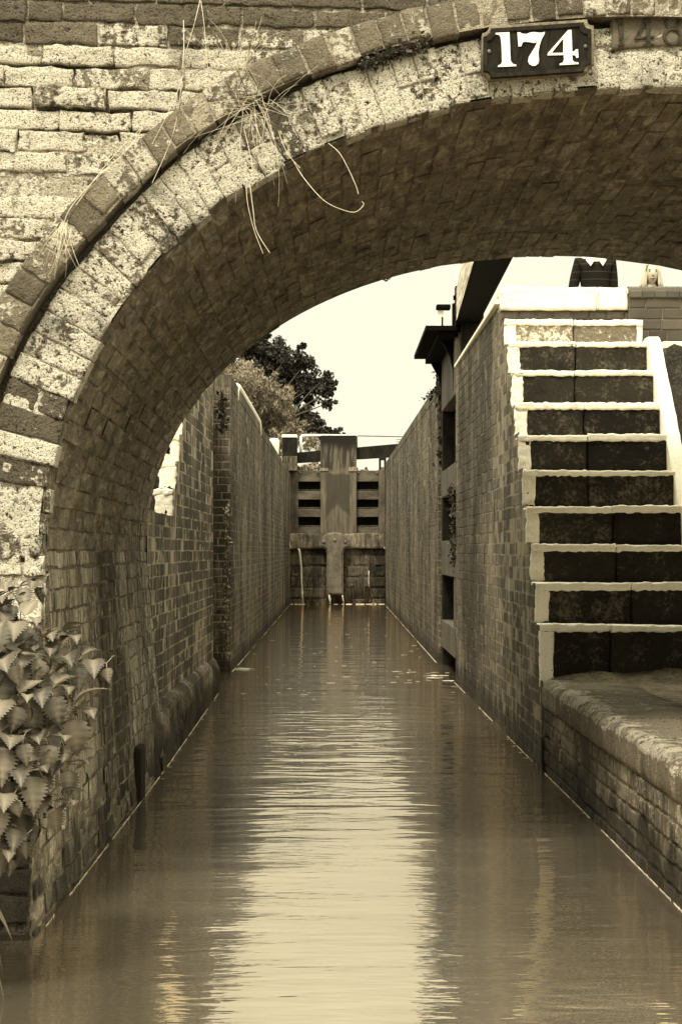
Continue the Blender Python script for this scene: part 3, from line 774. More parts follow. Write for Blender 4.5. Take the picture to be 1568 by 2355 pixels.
# ------------------------------------------------------------------ stone steps, right
ORD = ['bottom', 'second', 'third', 'fourth', 'fifth', 'sixth', 'seventh', 'eighth', 'ninth', 'top']
def rough_box(mb, x0, x1, y0, y1, z0, z1, tone=.5, lich=.4, amp=.004, wob=.003, rr=.012, nu=12, nv=4):
    # front skin plus a top skin
    caps(mb, [[x0, x1, z0, z1, 0, tone, lich]], lambda u, v, h: np.stack([u, y0-h, v], 1), .02, rr, nu, nv, amp=amp, wob=wob)
    caps(mb, [[x0, x1, y0+.002, y1, 0, tone, lich]], lambda u, v, h: np.stack([u, v, z1+h-.001], 1), .02, rr, nu, 3, amp=amp*.6, wob=wob)
    mb.box((x0+.004, y0+.012, z0), (x1-.004, y1, z1-.012), 0, (tone, 0, lich))
def steps(root, X0, X1, Ys, Zs, zbase, canal, ztop=None):
    prev = zbase
    for i, (y, z) in enumerate(zip(Ys, Zs)):
        jx = random.uniform(-.006, .006)
        mb = MB(); mid = X0+(X1-X0)*random.uniform(.42, .60)
        top = i == len(Ys)-1
        for a, b in ((X0, mid-.003), (mid+.003, X1)):
            rough_box(mb, a, b, y+.012, y+.36, prev-.03, z-.012, random.random(), random.uniform(.3, .6), nu=8)
        st = mb.build('step', M['riser2'] if (top and canal > 0) else M['riser'], root, smooth=True, fix=False)
        # paint on nosing
        mb = MB(); hb = .040+random.uniform(-.004, .005)
        for a, b in ((X0-.004, mid-.003), (mid+.003, X1+.004)):
            dz = random.uniform(-.006, .004)
            caps(mb, [[a, b, z-hb, z+dz, 0, .5, .5]], lambda u, v, h: np.stack([u, y+jx*.5-h, v], 1), .03, .006, 40, 3, amp=.005, freq=45, wob=.006)
            caps(mb, [[a, b, y+.004, y+.22, 0, .5, .5]], lambda u, v, h: np.stack([u, v, z+dz-.003+h], 1), .012, .006, 14, 3, amp=.003, freq=25, wob=.004)
        e0, e1 = (X0-.006, X0+.072) if canal > 0 else (X1-.11, X1+.006)
        if not (top and canal > 0 and False):
            caps(mb, [[e0, e1, prev+.004, z-hb+.004, 0, .5, .5]], lambda u, v, h: np.stack([u, y+.006-h, v], 1), .03, .006, 5, 14, amp=.005, freq=45, wob=.007)
        if top and canal > 0:
            caps(mb, [[X1-.035, X1+.004, prev+.004, z-hb+.004, 0, .5, .5]], lambda u, v, h: np.stack([u, y+.006-h, v], 1), .03, .008, 3, 7, amp=.004, freq=30, wob=.004)
        o = mb.build('white_edging', M['paint'], st, smooth=True, fix=False); 
        if top and canal > 0: st['label'] = 'lichen-spotted pale top step'
        prev = z
sr = empty('stone_staircase', (1.55, 11.4, -.72), 'dark stone steps with white painted edges climbing from the towpath', 'steps')
# st children are parented to root with inverse translation; sub-part parent is the step (origin at world 0)
steps(sr, XS0, XS1, YS, ZS, -.74, 1)
# sloping white string on the right
mb = MB()
kp = [(10.12, -.50)]
for i in range(9): kp.append((YS[i], ZS[i]+.015))
kp.append((12.24, 1.375)); kp.append((12.34, 1.375))
n_ = 60; ln_ = np.linspace(0, 1, n_); ky = np.interp(ln_, np.linspace(0, 1, len(kp)), [k[0] for k in kp]); kz = np.interp(ln_, np.linspace(0, 1, len(kp)), [k[1] for k in kp])
kz = np.interp(ky, [10.12, 12.22, 12.4], [-.60, 1.38, 1.385])
Vv = []
for y_, z_ in zip(ky, kz):
    a = random.uniform(-.003, .003)
    Vv += [(2.0+a, y_, z_-.26), (1.995+a, y_, z_-.01), (2.008+a, y_, z_), (2.070+a, y_, z_+a), (2.082+a, y_, z_-.012), (2.092+a, y_, z_-.3)]
idx = np.arange(len(Vv)).reshape(n_, 6)
q = np.stack([idx[:-1, :-1], idx[1:, :-1], idx[1:, 1:], idx[:-1, 1:]], -1).reshape(-1, 4).tolist(); q.append(tuple(int(i) for i in idx[0]))
mb.add(Vv, q, 0); mb.build('side_string', M['paint'], sr, smooth=False)
# broad top slab and blue brick course below it
mb = MB(); 
caps(mb, [[1.095, 1.735, 1.615, 1.768, 0, .5, .5], [1.742, 1.95, 1.618, 1.765, .002, .5, .5]], lambda u, v, h: np.stack([u, 12.70-h, v], 1), .04, .012, 26, 8, amp=.004, freq=30, wob=.004)
caps(mb, [[1.095, 1.735, 12.705, 13.0, 0, .5, .5], [1.742, 1.95, 12.705, 13.0, 0, .5, .5]], lambda u, v, h: np.stack([u, v, 1.766+h], 1), .04, .01, 10, 4, amp=.004)
mb.box((1.10, 12.712, 1.63), (1.945, 13.0, 1.75), 0)
caps(mb, [[12.71, 13.0, 1.62, 1.764, 0, .5, .5]], lambda u, v, h: np.stack([1.097-h, u, v], 1), .02, .01, 6, 5, amp=.003)
mb.build('top_slab', M['paint'], sr, smooth=True, fix=False)
mb = MB()
cs = [[1.10+.118*k+.004, 1.10+.118*(k+1)-.004, 1.553, 1.607, random.gauss(0, .002), random.random(), .2] for k in range(8)]
caps(mb, cs, lambda u, v, h: np.stack([u, 12.73-h, v], 1), .02, .004, 3, 2, amp=.001)
mb.box((1.10, 12.738, 1.5), (2.03, 12.95, 1.612), 0, (.1, 1, .2))
mb.build('brick_course', M['blue'], sr, smooth=True, fix=False)

# parapet wall of dark brick, right of the top slab
pw = empty('parapet_wall', (2.8, 12.75, 1.3), 'dark blue-brick wall with rounded header coping at the head of the steps', 'wall')
mb = MB()
cs = courses(2.03, 5.2, 1.26, 1.552, bl=.235, bh=.073, fn=lambda c: c[:6]+[.25], header=.3)+courses(1.96, 5.2, 1.552, 1.70, bl=.235, bh=.074, fn=lambda c: c[:6]+[.25], header=.1)
caps(mb, cs, lambda u, v, h: np.stack([u, 12.70-h, v], 1), .02, .004, 3, 2, amp=.001, wob=.0015)
mb.box((1.955, 12.708, .8), (5.2, 12.93, 1.70), 0, (.2, 1, .3)); mb.build('brickwork', M['blue'], pw, smooth=False, fix=False)
mb = MB(); x = 1.957
while x < 5.2:
    V = []; n_ = 9
    prof = [(12.685, 1.70)]+[(12.81-.125*math.cos(R(a)), 1.70+.085*math.sin(R(a))**.6 if a else 1.70) for a in range(15, 166, 25)]+[(12.935, 1.70)]
    mb.prismx(prof, x+.003, x+.080, 0, (random.random(), 0, .3)); x += .0835
mb.box((1.957, 12.70, 1.695), (5.2, 12.92, 1.765), 0, (.3, 1, .4))
mb.build('rounded_coping', M['blue'], pw)
# rough stone bank right of the steps
mb = MB()
def bank(u, v, h):
    z = np.interp(v, [10.1, 12.22, 12.7], [-.66, 1.30, 1.32]); n = .05*vnoise(u*5, v*5, u*0)+.02*vnoise(u*17, v*17, u*0+2)
    return np.stack([u, v, z+n+h], 1)
sheet(mb, bank, np.linspace(2.09, 4.5, 60), np.linspace(10.1, 12.7, 70), att=(.3, 0, .35))
tag(mb.build('stone_bank', M['cill'], smooth=True, fix=False), 'dark rough stone bank to the right of the white sloping string', 'wall')
mb = MB(); mb.box((2.10, 12.22, 1.30), (4.5, 12.66, 1.352), bev=.01)
tag(mb.build('white_ledge', M['paint']), 'white painted ledge stone right of the steps below the dark wall', 'coping')

# ------------------------------------------------------------------ left stair
sl_ = empty('stone_staircase', (-1.4, 12.8, .2), 'white edged steps on the far left, seen between the bridge and the approach wall', 'steps')
steps(sl_, -1.62, -1.045, [12.0+.25*i for i in range(7)], [.2+.19*(i+1) for i in range(7)], .2, -1)

# ------------------------------------------------------------------ bottom gate, folded open in its recess on the right
lg = empty('lock_gate', (1.2, 18.6, WZ), 'open timber lower gate folded into the right wall with its dark footboard', 'gate')
def boxpart(name, lo, hi, mat, root, bev=.008, att=(.5, 0, .5)):
    mb = MB(); mb.box(lo, hi, 0, att, bev); return mb.build(name, mat, root)
boxpart('heel_post', (1.14, 17.32, -1.25), (1.34, 17.58, 2.44), M['darkwood'], lg)
boxpart('mitre_post', (1.10, 19.75, -1.25), (1.30, 20.0, 2.0), M['darkwood'], lg)
for z0, z1 in ((1.45, 2.02), (.55, .82), (-.25, .1), (-1.0, -.72)):
    boxpart('rail', (1.09, 17.5, z0), (1.28, 19.85, z1), M['wood'], lg)
boxpart('planking', (1.22, 17.45, -1.2), (1.30, 19.9, 2.0), M['darkwood'], lg)
boxpart('planking', (1.10, 17.36, -.9), (1.15, 17.9, .12), M['wood'], lg)
# footboard on curved brackets over the chamber
boxpart('footboard', (.815, 17.45, 2.03), (1.16, 20.08, 2.075), M['black'], lg, .004)
for y in (17.75, 19.8):
    mb = MB(); mb.prism([(.95, 2.03), (1.16, 2.03), (1.16, 1.5), (1.09, 1.5), (1.085, 1.70), (1.06, 1.82), (1.0, 1.93)], y, y+.09); mb.build('bracket', M['black'], lg)
boxpart('bracket', (.93, 17.5, 1.97), (1.12, 20.0, 2.03), M['black'], lg, .004)
# balance beam, thicker at its free end, reaching towards the bridge
mb = MB()
a0, b0 = P(1048, 745, 17.5), P(1100, 748, 17.5)
V = [(1.095, 17.75, 2.08), (1.30, 17.75, 2.08), (1.30, 17.75, 2.36), (1.095, 17.75, 2.36),
     (.955, 12.6, 2.09), (1.24, 12.6, 2.09), (1.24, 12.6, 2.47), (.955, 12.6, 2.47)]
mb.add(V, [(0, 1, 2, 3), (7, 6, 5, 4), (3, 2, 6, 7), (2, 1, 5, 6), (0, 3, 7, 4)], 0)
mb.add(V, [(1, 0, 4, 5)], 1)  # underside coloured black for shade; light-grained sides brightened as if skylit
mb.build('balance_beam', [M['beamwood'], M['black']], lg)
mb = MB()
mb.box((1.072, 17.15, 2.05), (1.094, 17.30, 2.40))
for z in (2.12, 2.30): mb.box((1.055, 17.2, z-.02), (1.075, 17.24, z+.02))
mb.build('iron_strap', M['black'], lg)
mb = MB(); mb.box((1.072, 17.60, 2.02), (1.094, 17.70, 2.30)); mb.build('iron_strap', M['black'], lg)
pg = empty('paddle_post', (1.0, 19.0, 2.07), 'small white post with black cap standing on the open gate', 'post')
mb = MB(); mb.box((.985, 18.9, 2.075), (1.06, 19.0, 2.40), bev=.008); mb.build('post_body', M['cleanpaint'], pg)
mb = MB(); mb.box((.99, 18.86, 2.41), (1.13, 19.02, 2.455), bev=.008); mb.build('cap', M['black'], pg)
mb = MB(); mb.box((1.04, 18.87, 2.075), (1.055, 18.9, 2.33)); mb.build('strap', M['black'], pg)
pl = empty('pale_pole', (1.85, 30, 1.7), 'pale thin pole standing behind the balance beam', 'post')
mb = MB(); mb.tube([(1.885, 30, 1.7), (1.885, 30, 5.4)], .022, 8); mb.build('shaft', M['paint'], pl)
mb = MB(); mb.box((1.84, 29.97, 4.55), (1.93, 30.03, 4.62), bev=.01); mb.build('collar', M['darkwood'], pl)

# ------------------------------------------------------------------ top gate and cill
DG = 42.5
def zg(zx, zy, d=DG): return P(605.9+zx*.2319, 908.8+zy*.2319, d)
def gbox(name, zx0, zy0, zx1, zy1, front, thick, mat, root, bev=.01, d=DG):
    a = zg(zx0, zy1, d); b = zg(zx1, zy0, d)
    mb = MB(); mb.box((a.x, d-front, a.z), (b.x, d-front+thick, b.z), 0, (.5, 0, .5), bev); return mb.build(name, mat, root)
tg = empty('lock_gate', (0, DG, 0), 'closed timber upper gate at the far end of the chamber, wide centre board', 'gate')
gbox('stile', 232, 742, 345, 1372, .02, .2, M['wood'], tg)
gbox('stile', 1140, 742, 1205, 1372, .02, .2, M['wood'], tg)
for a, b in ((745, 855), (948, 1033), (1124, 1205), (1302, 1372)):
    gbox('rail', 343, a, 566, b, .03, .2, M['woodh'], tg); gbox('rail', 920, a, 1142, b, .03, .2, M['woodh'], tg)
for a in (935, 1110, 1290):
    gbox('rail', 343, a, 566, a+6, .0, .1, M['woodh'], tg, .002); gbox('rail', 920, a, 1142, a+6, 0, .1, M['woodh'], tg, .002)
gbox('planking', 330, 760, 1150, 1372, -.22, .06, M['darkwood'], tg)
def board_mat():
    m = NT('stained_board'); n = m.noise(2.5, 5, .6); g = m.noise(1, 4, .6, stretch=(14, 14, 1.5), seed=3)
    sp = m.n('ShaderNodeSeparateXYZ'); m.l(m.co, sp.inputs[0]); x, z = sp.outputs[0], sp.outputs[2]
    col = m.mix(m.step(g, .35, .65), sep(.08), sep(.15))
    zz = m.math('ADD', z, m.math('MULTIPLY', m.math('SUBTRACT', n, .5), .25))
    # tide mark: old tarred top, pale salt line, and a dark stain with a forked foot
    col = m.mix(m.step(zz, 1.80, 1.87), col, m.mix(m.step(g, .4, .65), sep(.03), sep(.13)))
    col = m.mix(m.step(zz, 2.15, 2.45), col, sep(.012))
    ax = m.math('ABSOLUTE', m.math('ADD', m.math('SUBTRACT', x, .02), m.math('MULTIPLY', m.math('SUBTRACT', n, .5), .1)), 0)
    foot = m.math('SUBTRACT', 1.08, m.math('MULTIPLY', ax, 1.25))
    inside = m.math('MULTIPLY', m.step(ax, .25, .30, 1, 0), m.math('MULTIPLY', m.step(m.math('SUBTRACT', zz, foot), -.08, .08), m.step(zz, 1.70, 1.78, 1, 0)))
    col = m.mix(m.math('MULTIPLY', inside, .85), col, sep(.045))
    m.bump(g, .4, .01); return m.fin(col, .8, .2)
gbox('centre_board', 565, 398, 922, 1372, .14, .12, board_mat(), tg, .012)
gbox('tide_ledge', 560, 722, 640, 752, .16, .02, M['mortar'], tg, .004); gbox('tide_ledge', 842, 712, 925, 755, .16, .02, M['mortar'], tg, .004)
for zx in (362, 540, 942, 1125):
    b = bmesh.new(); bmesh.ops.create_cone(b, cap_ends=True, segments=10, radius1=.03, radius2=.024, depth=.03, matrix=Matrix.Rotation(R(90), 4, 'X'))
    c0 = zg(zx, 765, DG)
    for q_ in b.verts: q_.co += Vector((c0.x, DG-.045, c0.z))
    m_ = MB(); m_.bm(b); m_.build('bolt', M['iron'], tg)
# beam of the top gate
mb = MB()
a, b, c, d = zg(330, 668), zg(1460, 598), zg(1460, 468), zg(330, 566)
for y0, y1 in ((DG+.0, DG+.28),):
    mb.prism([(a.x, a.z), (b.x, b.z), (c.x, c.z), (d.x, d.z)], y0, y1)
mb.build('balance_beam', M['darkwood'], tg)
gbox('beam_post', 1145, 600, 1165, 745, .0, .2, M['darkwood'], tg, .004); gbox('beam_post', 1196, 600, 1216, 745, 0, .2, M['darkwood'], tg, .004)
gbox('beam_post', 1145, 600, 1216, 640, .01, .2, M['darkwood'], tg, .004)
lp = empty('gate_post', tuple(zg(255, 745, DG-.3)), 'dark square post with white cap beside the top gate', 'post')
gbox('shaft', 188, 415, 332, 745, 0, .5, M['wood'] if False else M['darkwood'], lp, .01, DG-.3); gbox('base_stain', 200, 600, 334, 745, .004, .1, M['cill'], lp, .01, DG-.3)
gbox('cap', 183, 388, 332, 416, .02, .54, M['cleanpaint'], lp, .008, DG-.3)
hr = empty('handrail', tuple(zg(370, 560, DG+.4)), 'white bent handrail left of the centre board of the top gate', 'railing')
mb = MB(); pts = [zg(370, 575, DG+.1), zg(370, 470, DG+.1), zg(371, 410, DG+.1), zg(380, 399, DG+.1), zg(420, 398, DG+.1), zg(600, 396, DG+.1), zg(930, 400, DG+.1)]
mb.tube(pts, .028, 8); mb.build('rail', M['cleanpaint'], hr, smooth=True)
mb = MB(); mb.tube([zg(928, 400, DG+.1), zg(1400, 409, DG+.1), zg(1500, 412, DG+.1)], .013, 6); mb.tube([zg(928, 400, DG+.1), zg(928, 520, DG+.1)], .012, 6); mb.tube([zg(1500, 412, DG+.1), zg(1500, 480, DG+.1)], .012, 6)
mb.tube([zg(1315, 436, DG), zg(1400, 438, DG)], .008, 5); mb.tube([zg(1315, 460, DG), zg(1400, 462, DG)], .008, 5)
mb.build('thin_rail', M['iron'], hr)
def bollard(x0, x1, y0, y1, d, label):
    a = zg(x0, y1, d); b = zg(x1, y0, d); cx = (a.x+b.x)/2; w_ = (b.x-a.x)/2
    r_ = empty('bollard', (cx, d, a.z), label, 'bollard')
    bm_ = bmesh.new(); prof = [(0, .86), (.10, .9), (.55, 1.0), (.93, 1.0), (.98, .93), (1.0, .62)]
    V = []; n = 12
    mb = MB()
    for t, k in [(0, .8), (.5, .88), (.80, 1.0), (.90, 1.0), (.97, .82), (1.0, .55)]:
        for q in range(n): an = 2*math.pi*q/n; V.append((cx+w_*k*math.cos(an), d+w_*k*math.sin(an), a.z+(b.z-a.z)*t))
    Fc = [(i*n+k, i*n+(k+1) % n, (i+1)*n+(k+1) % n, (i+1)*n+k) for i in range(5) for k in range(n)]+[tuple(5*n+k for k in range(n))]
    mb.add(V, Fc, 0); mb.build('post_body', M['cleanpaint'], r_, smooth=False)
    mb = MB(); mb.tube([(cx, d, a.z-.02), (cx, d, a.z+.05)], w_*.95, 12); mb.build('foot', M['cleanpaint'], r_)
bollard(52, 158, 425, 720, 38.0, 'white painted bollard on the left lockside near the top gate')
bollard(-12, 12, 120, 210, 30.0, 'small white bollard end further down the left lockside') if False else None

# cill: mossy stone below the gate, timber cill beam, iron fender
ci = empty('gate_cill', (0, DG-.3, WZ), 'mossy stone cill wall under the top gate with a stained timber beam', 'wall')
mb = MB(); cs = courses(-1.04, 1.065, -1.3, .05, bl=.5, bh=.24, mor=.02, fn=wf, header=.0, hj=.012)
caps(mb, cs, lambda u, v, h: np.stack([u, DG-.35-h, v], 1), .05, .02, 8, 5, amp=.02, freq=9, wob=.01)
mb.box((-1.045, DG-.345, -1.3), (1.07, DG-.1, .05), 0, (.2, .5, .4)); mb.build('stonework', M['cill'], ci, smooth=True, fix=False)
mb = MB(); a = zg(250, 1522); b = zg(1190, 1372)
caps(mb, [[a.x, b.x, a.z, b.z, 0, .8, .55]], lambda u, v, h: np.stack([u, DG-.46-h, v], 1), .3, .02, 30, 5, amp=.015, freq=8, wob=.008)
caps(mb, [[a.x, b.x, DG-.46, DG+.02, 0, .9, .7]], lambda u, v, h: np.stack([u, v, b.z+h-.004], 1), .02, .02, 30, 3, amp=.008, freq=8, wob=.004)
mb.build('cill_beam', M['plinth'], ci, smooth=True, fix=False)
fe = empty('iron_fender', tuple(zg(705, 1975, DG-.6)), 'T shaped iron fender with domed bolted head hanging below the top gate', 'fender')
out = []
cxz = 708
L = [(628, 1975), (628, 1560), (618, 1525), (590, 1507), (562, 1500), (553, 1470), (560, 1425), (590, 1390), (635, 1362), (708, 1350), (775, 1362), (822, 1390), (855, 1425), (862, 1470), (852, 1500), (825, 1507), (800, 1525), (790, 1560), (790, 1975)]
pts = [zg(*p, DG-.6) for p in L]
mb = MB(); b = bmesh.new(); vs = [b.verts.new(p) for p in pts]; f = b.faces.new(vs); r_ = bmesh.ops.extrude_face_region(b, geom=[f])
for q_ in [g for g in r_['geom'] if isinstance(g, bmesh.types.BMVert)]: q_.co.y += .16
bmesh.ops.recalc_face_normals(b, faces=b.faces[:])
bmesh.ops.bevel(b, geom=[e for e in b.edges if abs(e.verts[0].co.y-e.verts[1].co.y) < .01 and e.verts[0].co.y < DG-.55], offset=.035, segments=3, affect='EDGES')
bmesh.ops.triangulate(b, faces=[f_ for f_ in b.faces if len(f_.verts) > 4])
mb.bm(b); mb.build('fender_plate', M['iron'], fe)
for p in ((598, 1455), (706, 1437), (812, 1455)):
    b = bmesh.new(); bmesh.ops.create_uvsphere(b, u_segments=12, v_segments=8, radius=.042); c0 = zg(*p, DG-.6)
    for q_ in b.verts: q_.co = Vector((q_.co.x, q_.co.y*.6, q_.co.z))+c0
    m_ = MB(); m_.bm(b); m_.build('bolt', M['iron'], fe, smooth=True)
# leaking water
tk = empty('water_trickle', tuple(zg(380, 2060, DG-.5)), 'thin white trickles of leaking water falling down the cill', 'water jet')
tk['kind'] = 'stuff'
def trickle(pts, w0, d=DG-.52, n=3):
    mb = MB()
    for k in range(n):
        P_ = [zg(x+random.uniform(-w0, w0), y, d-random.uniform(0, .04)) for x, y in pts]
        mb.tube(P_, [random.uniform(.002, .011) for _ in P_], 5)
    mb.build('jet', M['foam'], tk, smooth=True)
trickle([(348, 1520), (358, 1560), (368, 1640), (376, 1720), (380, 1850), (384, 1960), (390, 2068)], 9, n=6)
trickle([(652, 1980), (656, 2020), (664, 2070)], 12, d=DG-.6, n=6); trickle([(783, 1985), (790, 2030), (796, 2070)], 5, d=DG-.6, n=3)
trickle([(255, 1450), (260, 1490), (268, 1520)], 5, n=3); trickle([(1045, 1740), (1043, 1800), (1042, 1860), (1046, 1900)], 2, n=1)

# ------------------------------------------------------------------ waterline froth with painted meniscus highlight, floating bits
mb = MB()
def foam_glint_strip(xy, wd=.006, prob=.78):
    for i in range(len(xy)-1):
        (xa, ya), (xb, yb) = xy[i], xy[i+1]; n = max(1, int(abs(yb-ya)/.045)+int(abs(xb-xa)/.045))
        run = True
        for k in range(n):
            if random.random() < .09: run = not run if random.random() < .5 else True
            if not run or random.random() > prob+.15: continue
            t0, t1 = k/n, (k+1.1)/n
            x0, y0, x1, y1 = xa+(xb-xa)*t0, ya+(yb-ya)*t0, xa+(xb-xa)*t1, ya+(yb-ya)*t1
            ww = wd*.45*random.uniform(.5, 1.4); s = 1 if (x0+x1) < 0 else -1
            j = random.uniform(-.003, .003)
            if abs(yb-ya) > abs(xb-xa): mb.tube([(x0+s*(.002+j), y0, WZ+.002), (x1+s*(.002-j), y1, WZ+.002)], ww*.5, 5)
            else: mb.tube([(x0, y0-.01+j, WZ+.002), (x1, y1-.01-j, WZ+.002)], ww*.8, 5)
foam_glint_strip([(-.922, 6.0), (-.928, 8.8), (-.935, 10.4), (-.99, 15.9)], .005)
foam_glint_strip([(-.99, 15.9), (-1.03, 16.0)], .006); foam_glint_strip([(-1.03, 18.6), (-1.03, 21)], .009); foam_glint_strip([(-1.03, 21), (-1.035, 42)], .008, .25)
foam_glint_strip([(1.137, 6.2), (1.122, 8.7), (1.108, 10.2), (1.092, 12), (1.06, 17.1)], .005); foam_glint_strip([(1.055, 20.1), (1.055, 24)], .007); foam_glint_strip([(1.055, 24), (1.055, 42)], .008, .2)
foam_glint_strip([(-1.03, 42.07), (1.05, 42.07)], .02, .5)
tag(mb.build('foam_glint_line', M['foam']), 'broken white line of froth and painted meniscus highlight where the water meets the walls', 'foam', kind='stuff')
mb = MB()
for i in range(85):
    y = random.choice([random.uniform(15, 24), random.uniform(18, 34), random.uniform(15, 20)]); x = random.uniform(-.95, .98)
    if random.random() < .2: x = random.uniform(.55, 1.1); y = random.uniform(16.5, 19)
    s = random.uniform(.005, .016); lng = random.uniform(1, 3.8); n = 7; a0 = random.uniform(0, 3)
    V = [(x+s*lng*math.cos(2*math.pi*k/n)*random.uniform(.7, 1.2), y+s*1.3*math.sin(2*math.pi*k/n)*random.uniform(.6, 1.2), WZ+.005) for k in range(n)]
    mb.add(V, [tuple(range(n))], 0)
for cx, cy, w_, d_ in ((.98, 17.9, .13, .12), (.9, 17.6, .07, .04), (-.92, 18.9, .08, .25), (1.02, 17.2, .04, .05)):
    for i in range(26):
        x = cx+random.gauss(0, w_*.5); y = cy+random.gauss(0, d_*.5); s = random.uniform(.01, .02); n = 7
        if abs(x) > 1.04: continue
        mb.add([(x+s*1.9*math.cos(2*math.pi*k/n), y+s*math.sin(2*math.pi*k/n), WZ+.006+.0002*i) for k in range(n)], [tuple(range(n))], 0)
tag(mb.build('floating_debris', M['foam'], fix=False), 'pale flecks of leaf and foam floating in the chamber mouth', 'debris', kind='stuff')

# ------------------------------------------------------------------ trees and plants
def leaf_cloud(mb, blobs, n, size, asp=.6, spread=1.0, droop=0., flat=.3):
    tot = sum(b[3]**2 for b in blobs)
    for (cx, cy, cz, r) in blobs:
        k = int(n*r*r/tot)
        # sub-clusters on the blob's shell
        nc = max(10, int(60*r)); cl_ = []
        for _ in range(nc):
            d = rng.normal(size=3); d /= np.linalg.norm(d); cl_.append(np.array([cx, cy, cz])+d*r*(rng.random()**.45)*np.array([1, 1, .85]))
        cl_ = np.array(cl_); cr = r*.2*(.6+rng.random(nc)*.8)
        ci_ = rng.integers(0, nc, k); d = rng.normal(size=(k, 3)); d /= np.linalg.norm(d, axis=1)[:, None]
        p = cl_[ci_]+d*(cr[ci_]*rng.random(k)**.4)[:, None]*spread
        a = rng.normal(size=(k, 3)); a[:, 2] -= droop; a /= np.linalg.norm(a, axis=1)[:, None]
        b = rng.normal(size=(k, 3)); b -= (b*a).sum(1)[:, None]*a; b /= np.linalg.norm(b, axis=1)[:, None]
        s = size*(.6+.8*rng.random(k))[:, None]
        q = np.stack([p-a*s, p+b*s*asp, p+a*s, p-b*s*asp], 1).reshape(-1, 3)
        f = np.arange(4*k).reshape(-1, 4).tolist(); mb.add(q, f, 0)
def limb(mb, a, b, r0, r1, n=6, j=.1):
    a = Vector(a); b = Vector(b); pts = []; L_ = (b-a).length
    for i in range(n+1): t = i/n; pts.append(a.lerp(b, t)+Vector((random.uniform(-1, 1), random.uniform(-1, 1), random.uniform(-.4, .4)))*L_*j*.3*math.sin(math.pi*t))
    mb.tube(pts, [r0+(r1-r0)*i/n for i in range(n+1)], 7)
# dark oak behind the lock
D = 75
tr = empty('broadleaf_tree', tuple(P(560, 1166, D)), 'tall dark broadleaf tree, its crown against the sky beyond the lock', 'tree')
mb = MB(); c0 = P(560, 1166, D)
blobs_px = [(540, 880, 78), (600, 820, 62), (650, 830, 50), (560, 790, 42), (690, 850, 42), (735, 880, 36), (700, 900, 44), (750, 895, 24), (755, 925, 18), (640, 900, 60), (720, 985, 38), (765, 1000, 24), (690, 960, 38), (640, 985, 44), (585, 960, 55), (520, 980, 60), (690, 795, 13), (770, 880, 9), (470, 900, 90), (785, 1003, 10), (600, 770, 20)]
bl = []
for (x, y, r) in blobs_px: p = P(x, y, D+random.uniform(-1.5, 1.5)); bl.append((p.x, p.y, p.z, r*D/F*1.0))
leaf_cloud(mb, bl, 60000, .065, .7, 1.25); mb.build('crown', M['leafd'], tr, fix=False)
mb = MB(); limb(mb, c0, c0+Vector((.2, 0, 3.2)), .35, .22)
for (x, y, r) in blobs_px[:16]: limb(mb, c0+Vector((.2, 0, random.uniform(2, 3.2))), P(x, y, D), .09, .012)
mb.build('trunk', M['bark'], tr)
D = 52
tr = empty('willow_tree', tuple(P(560, 1125, D)), 'pale soft willow in front of the dark tree on the left', 'tree')
mb = MB(); c0 = P(560, 1125, D)
blobs_px = [(540, 900, 70), (590, 930, 62), (640, 935, 46), (610, 880, 40), (570, 860, 38), (665, 965, 40), (620, 985, 55), (560, 990, 70), (690, 985, 25), (655, 905, 22), (500, 950, 70), (530, 850, 40), (650, 1010, 50), (720, 1020, 30), (585, 1040, 50)]
bl = []
for (x, y, r) in blobs_px: p = P(x, y, D+random.uniform(-1, 1)); bl.append((p.x, p.y, p.z, r*D/F))
leaf_cloud(mb, bl, 30000, .07, .22, 1.15, droop=.9); mb.build('crown', M['leafl'], tr, fix=False)
mb = MB(); limb(mb, c0, c0+Vector((0, 0, 1.6)), .25, .16)
for (x, y, r) in blobs_px[:12]: limb(mb, c0+Vector((0, 0, 1.4)), P(x, y, D), .09, .02)
mb.build('trunk', M['bark'], tr)
D = 48   # hedge seen under the top gate's beam
mb = MB(); bl = []
for x in range(520, 930, 14):
    top = 1062 if x < 735 else 1077
    p = P(x, top+14, D+random.uniform(-1, 1)); bl.append((p.x, p.y, p.z, 17*D/F))
leaf_cloud(mb, bl, 6000, .05, .5); o = mb.build('hedge', M['leafl'], fix=False)
tag(o, 'low scrubby hedge just visible under the beam of the top gate', 'hedge', kind='stuff')

def ivy(name, label, path, n, size, spread, mat='leafi', droop=.5, group=None):
    root = empty(name, tuple(path[0]), label, 'plant', group)
    mb = MB(); ms = MB()
    for k in range(max(3, n//60)):
        pts = [Vector(p)+Vector((random.uniform(-1, 1)*spread*.5, random.uniform(-1, 1)*spread, random.uniform(-1, 1)*spread*.5)) for p in path]
        ms.tube(pts, .004, 4)
    for i in range(n):
        t = random.random()*(len(path)-1); k = int(t); p = Vector(path[k]).lerp(Vector(path[min(k+1, len(path)-1)]), t-k)
        p += Vector((random.gauss(0, spread*.5), random.gauss(0, spread), random.gauss(0, spread)))
        a = Vector((random.gauss(0, 1), random.gauss(0, 1), random.gauss(0, 1)-droop)).normalized(); b = a.orthogonal(); b.rotate(Matrix.Rotation(random.uniform(0, 6), 3, a)); b.normalize()
        s = size*random.uniform(.5, 1.3)
        mb.add([p, p+a*s*.5+b*s*.4, p+a*s, p+a*s*.5-b*s*.4], [(0, 1, 2, 3)], 0)
    mb.build('foliage', M[mat], root, fix=False); ms.build('stems', M['drydark'], root)
ivy('wall_ivy', 'dark ivy growing on the right chamber wall beside the open gate', [P(1030, 905, 20.2), P(1028, 960, 20.1), P(1032, 1010, 20.0), P(1026, 1055, 20.0)], 700, .07, .07)
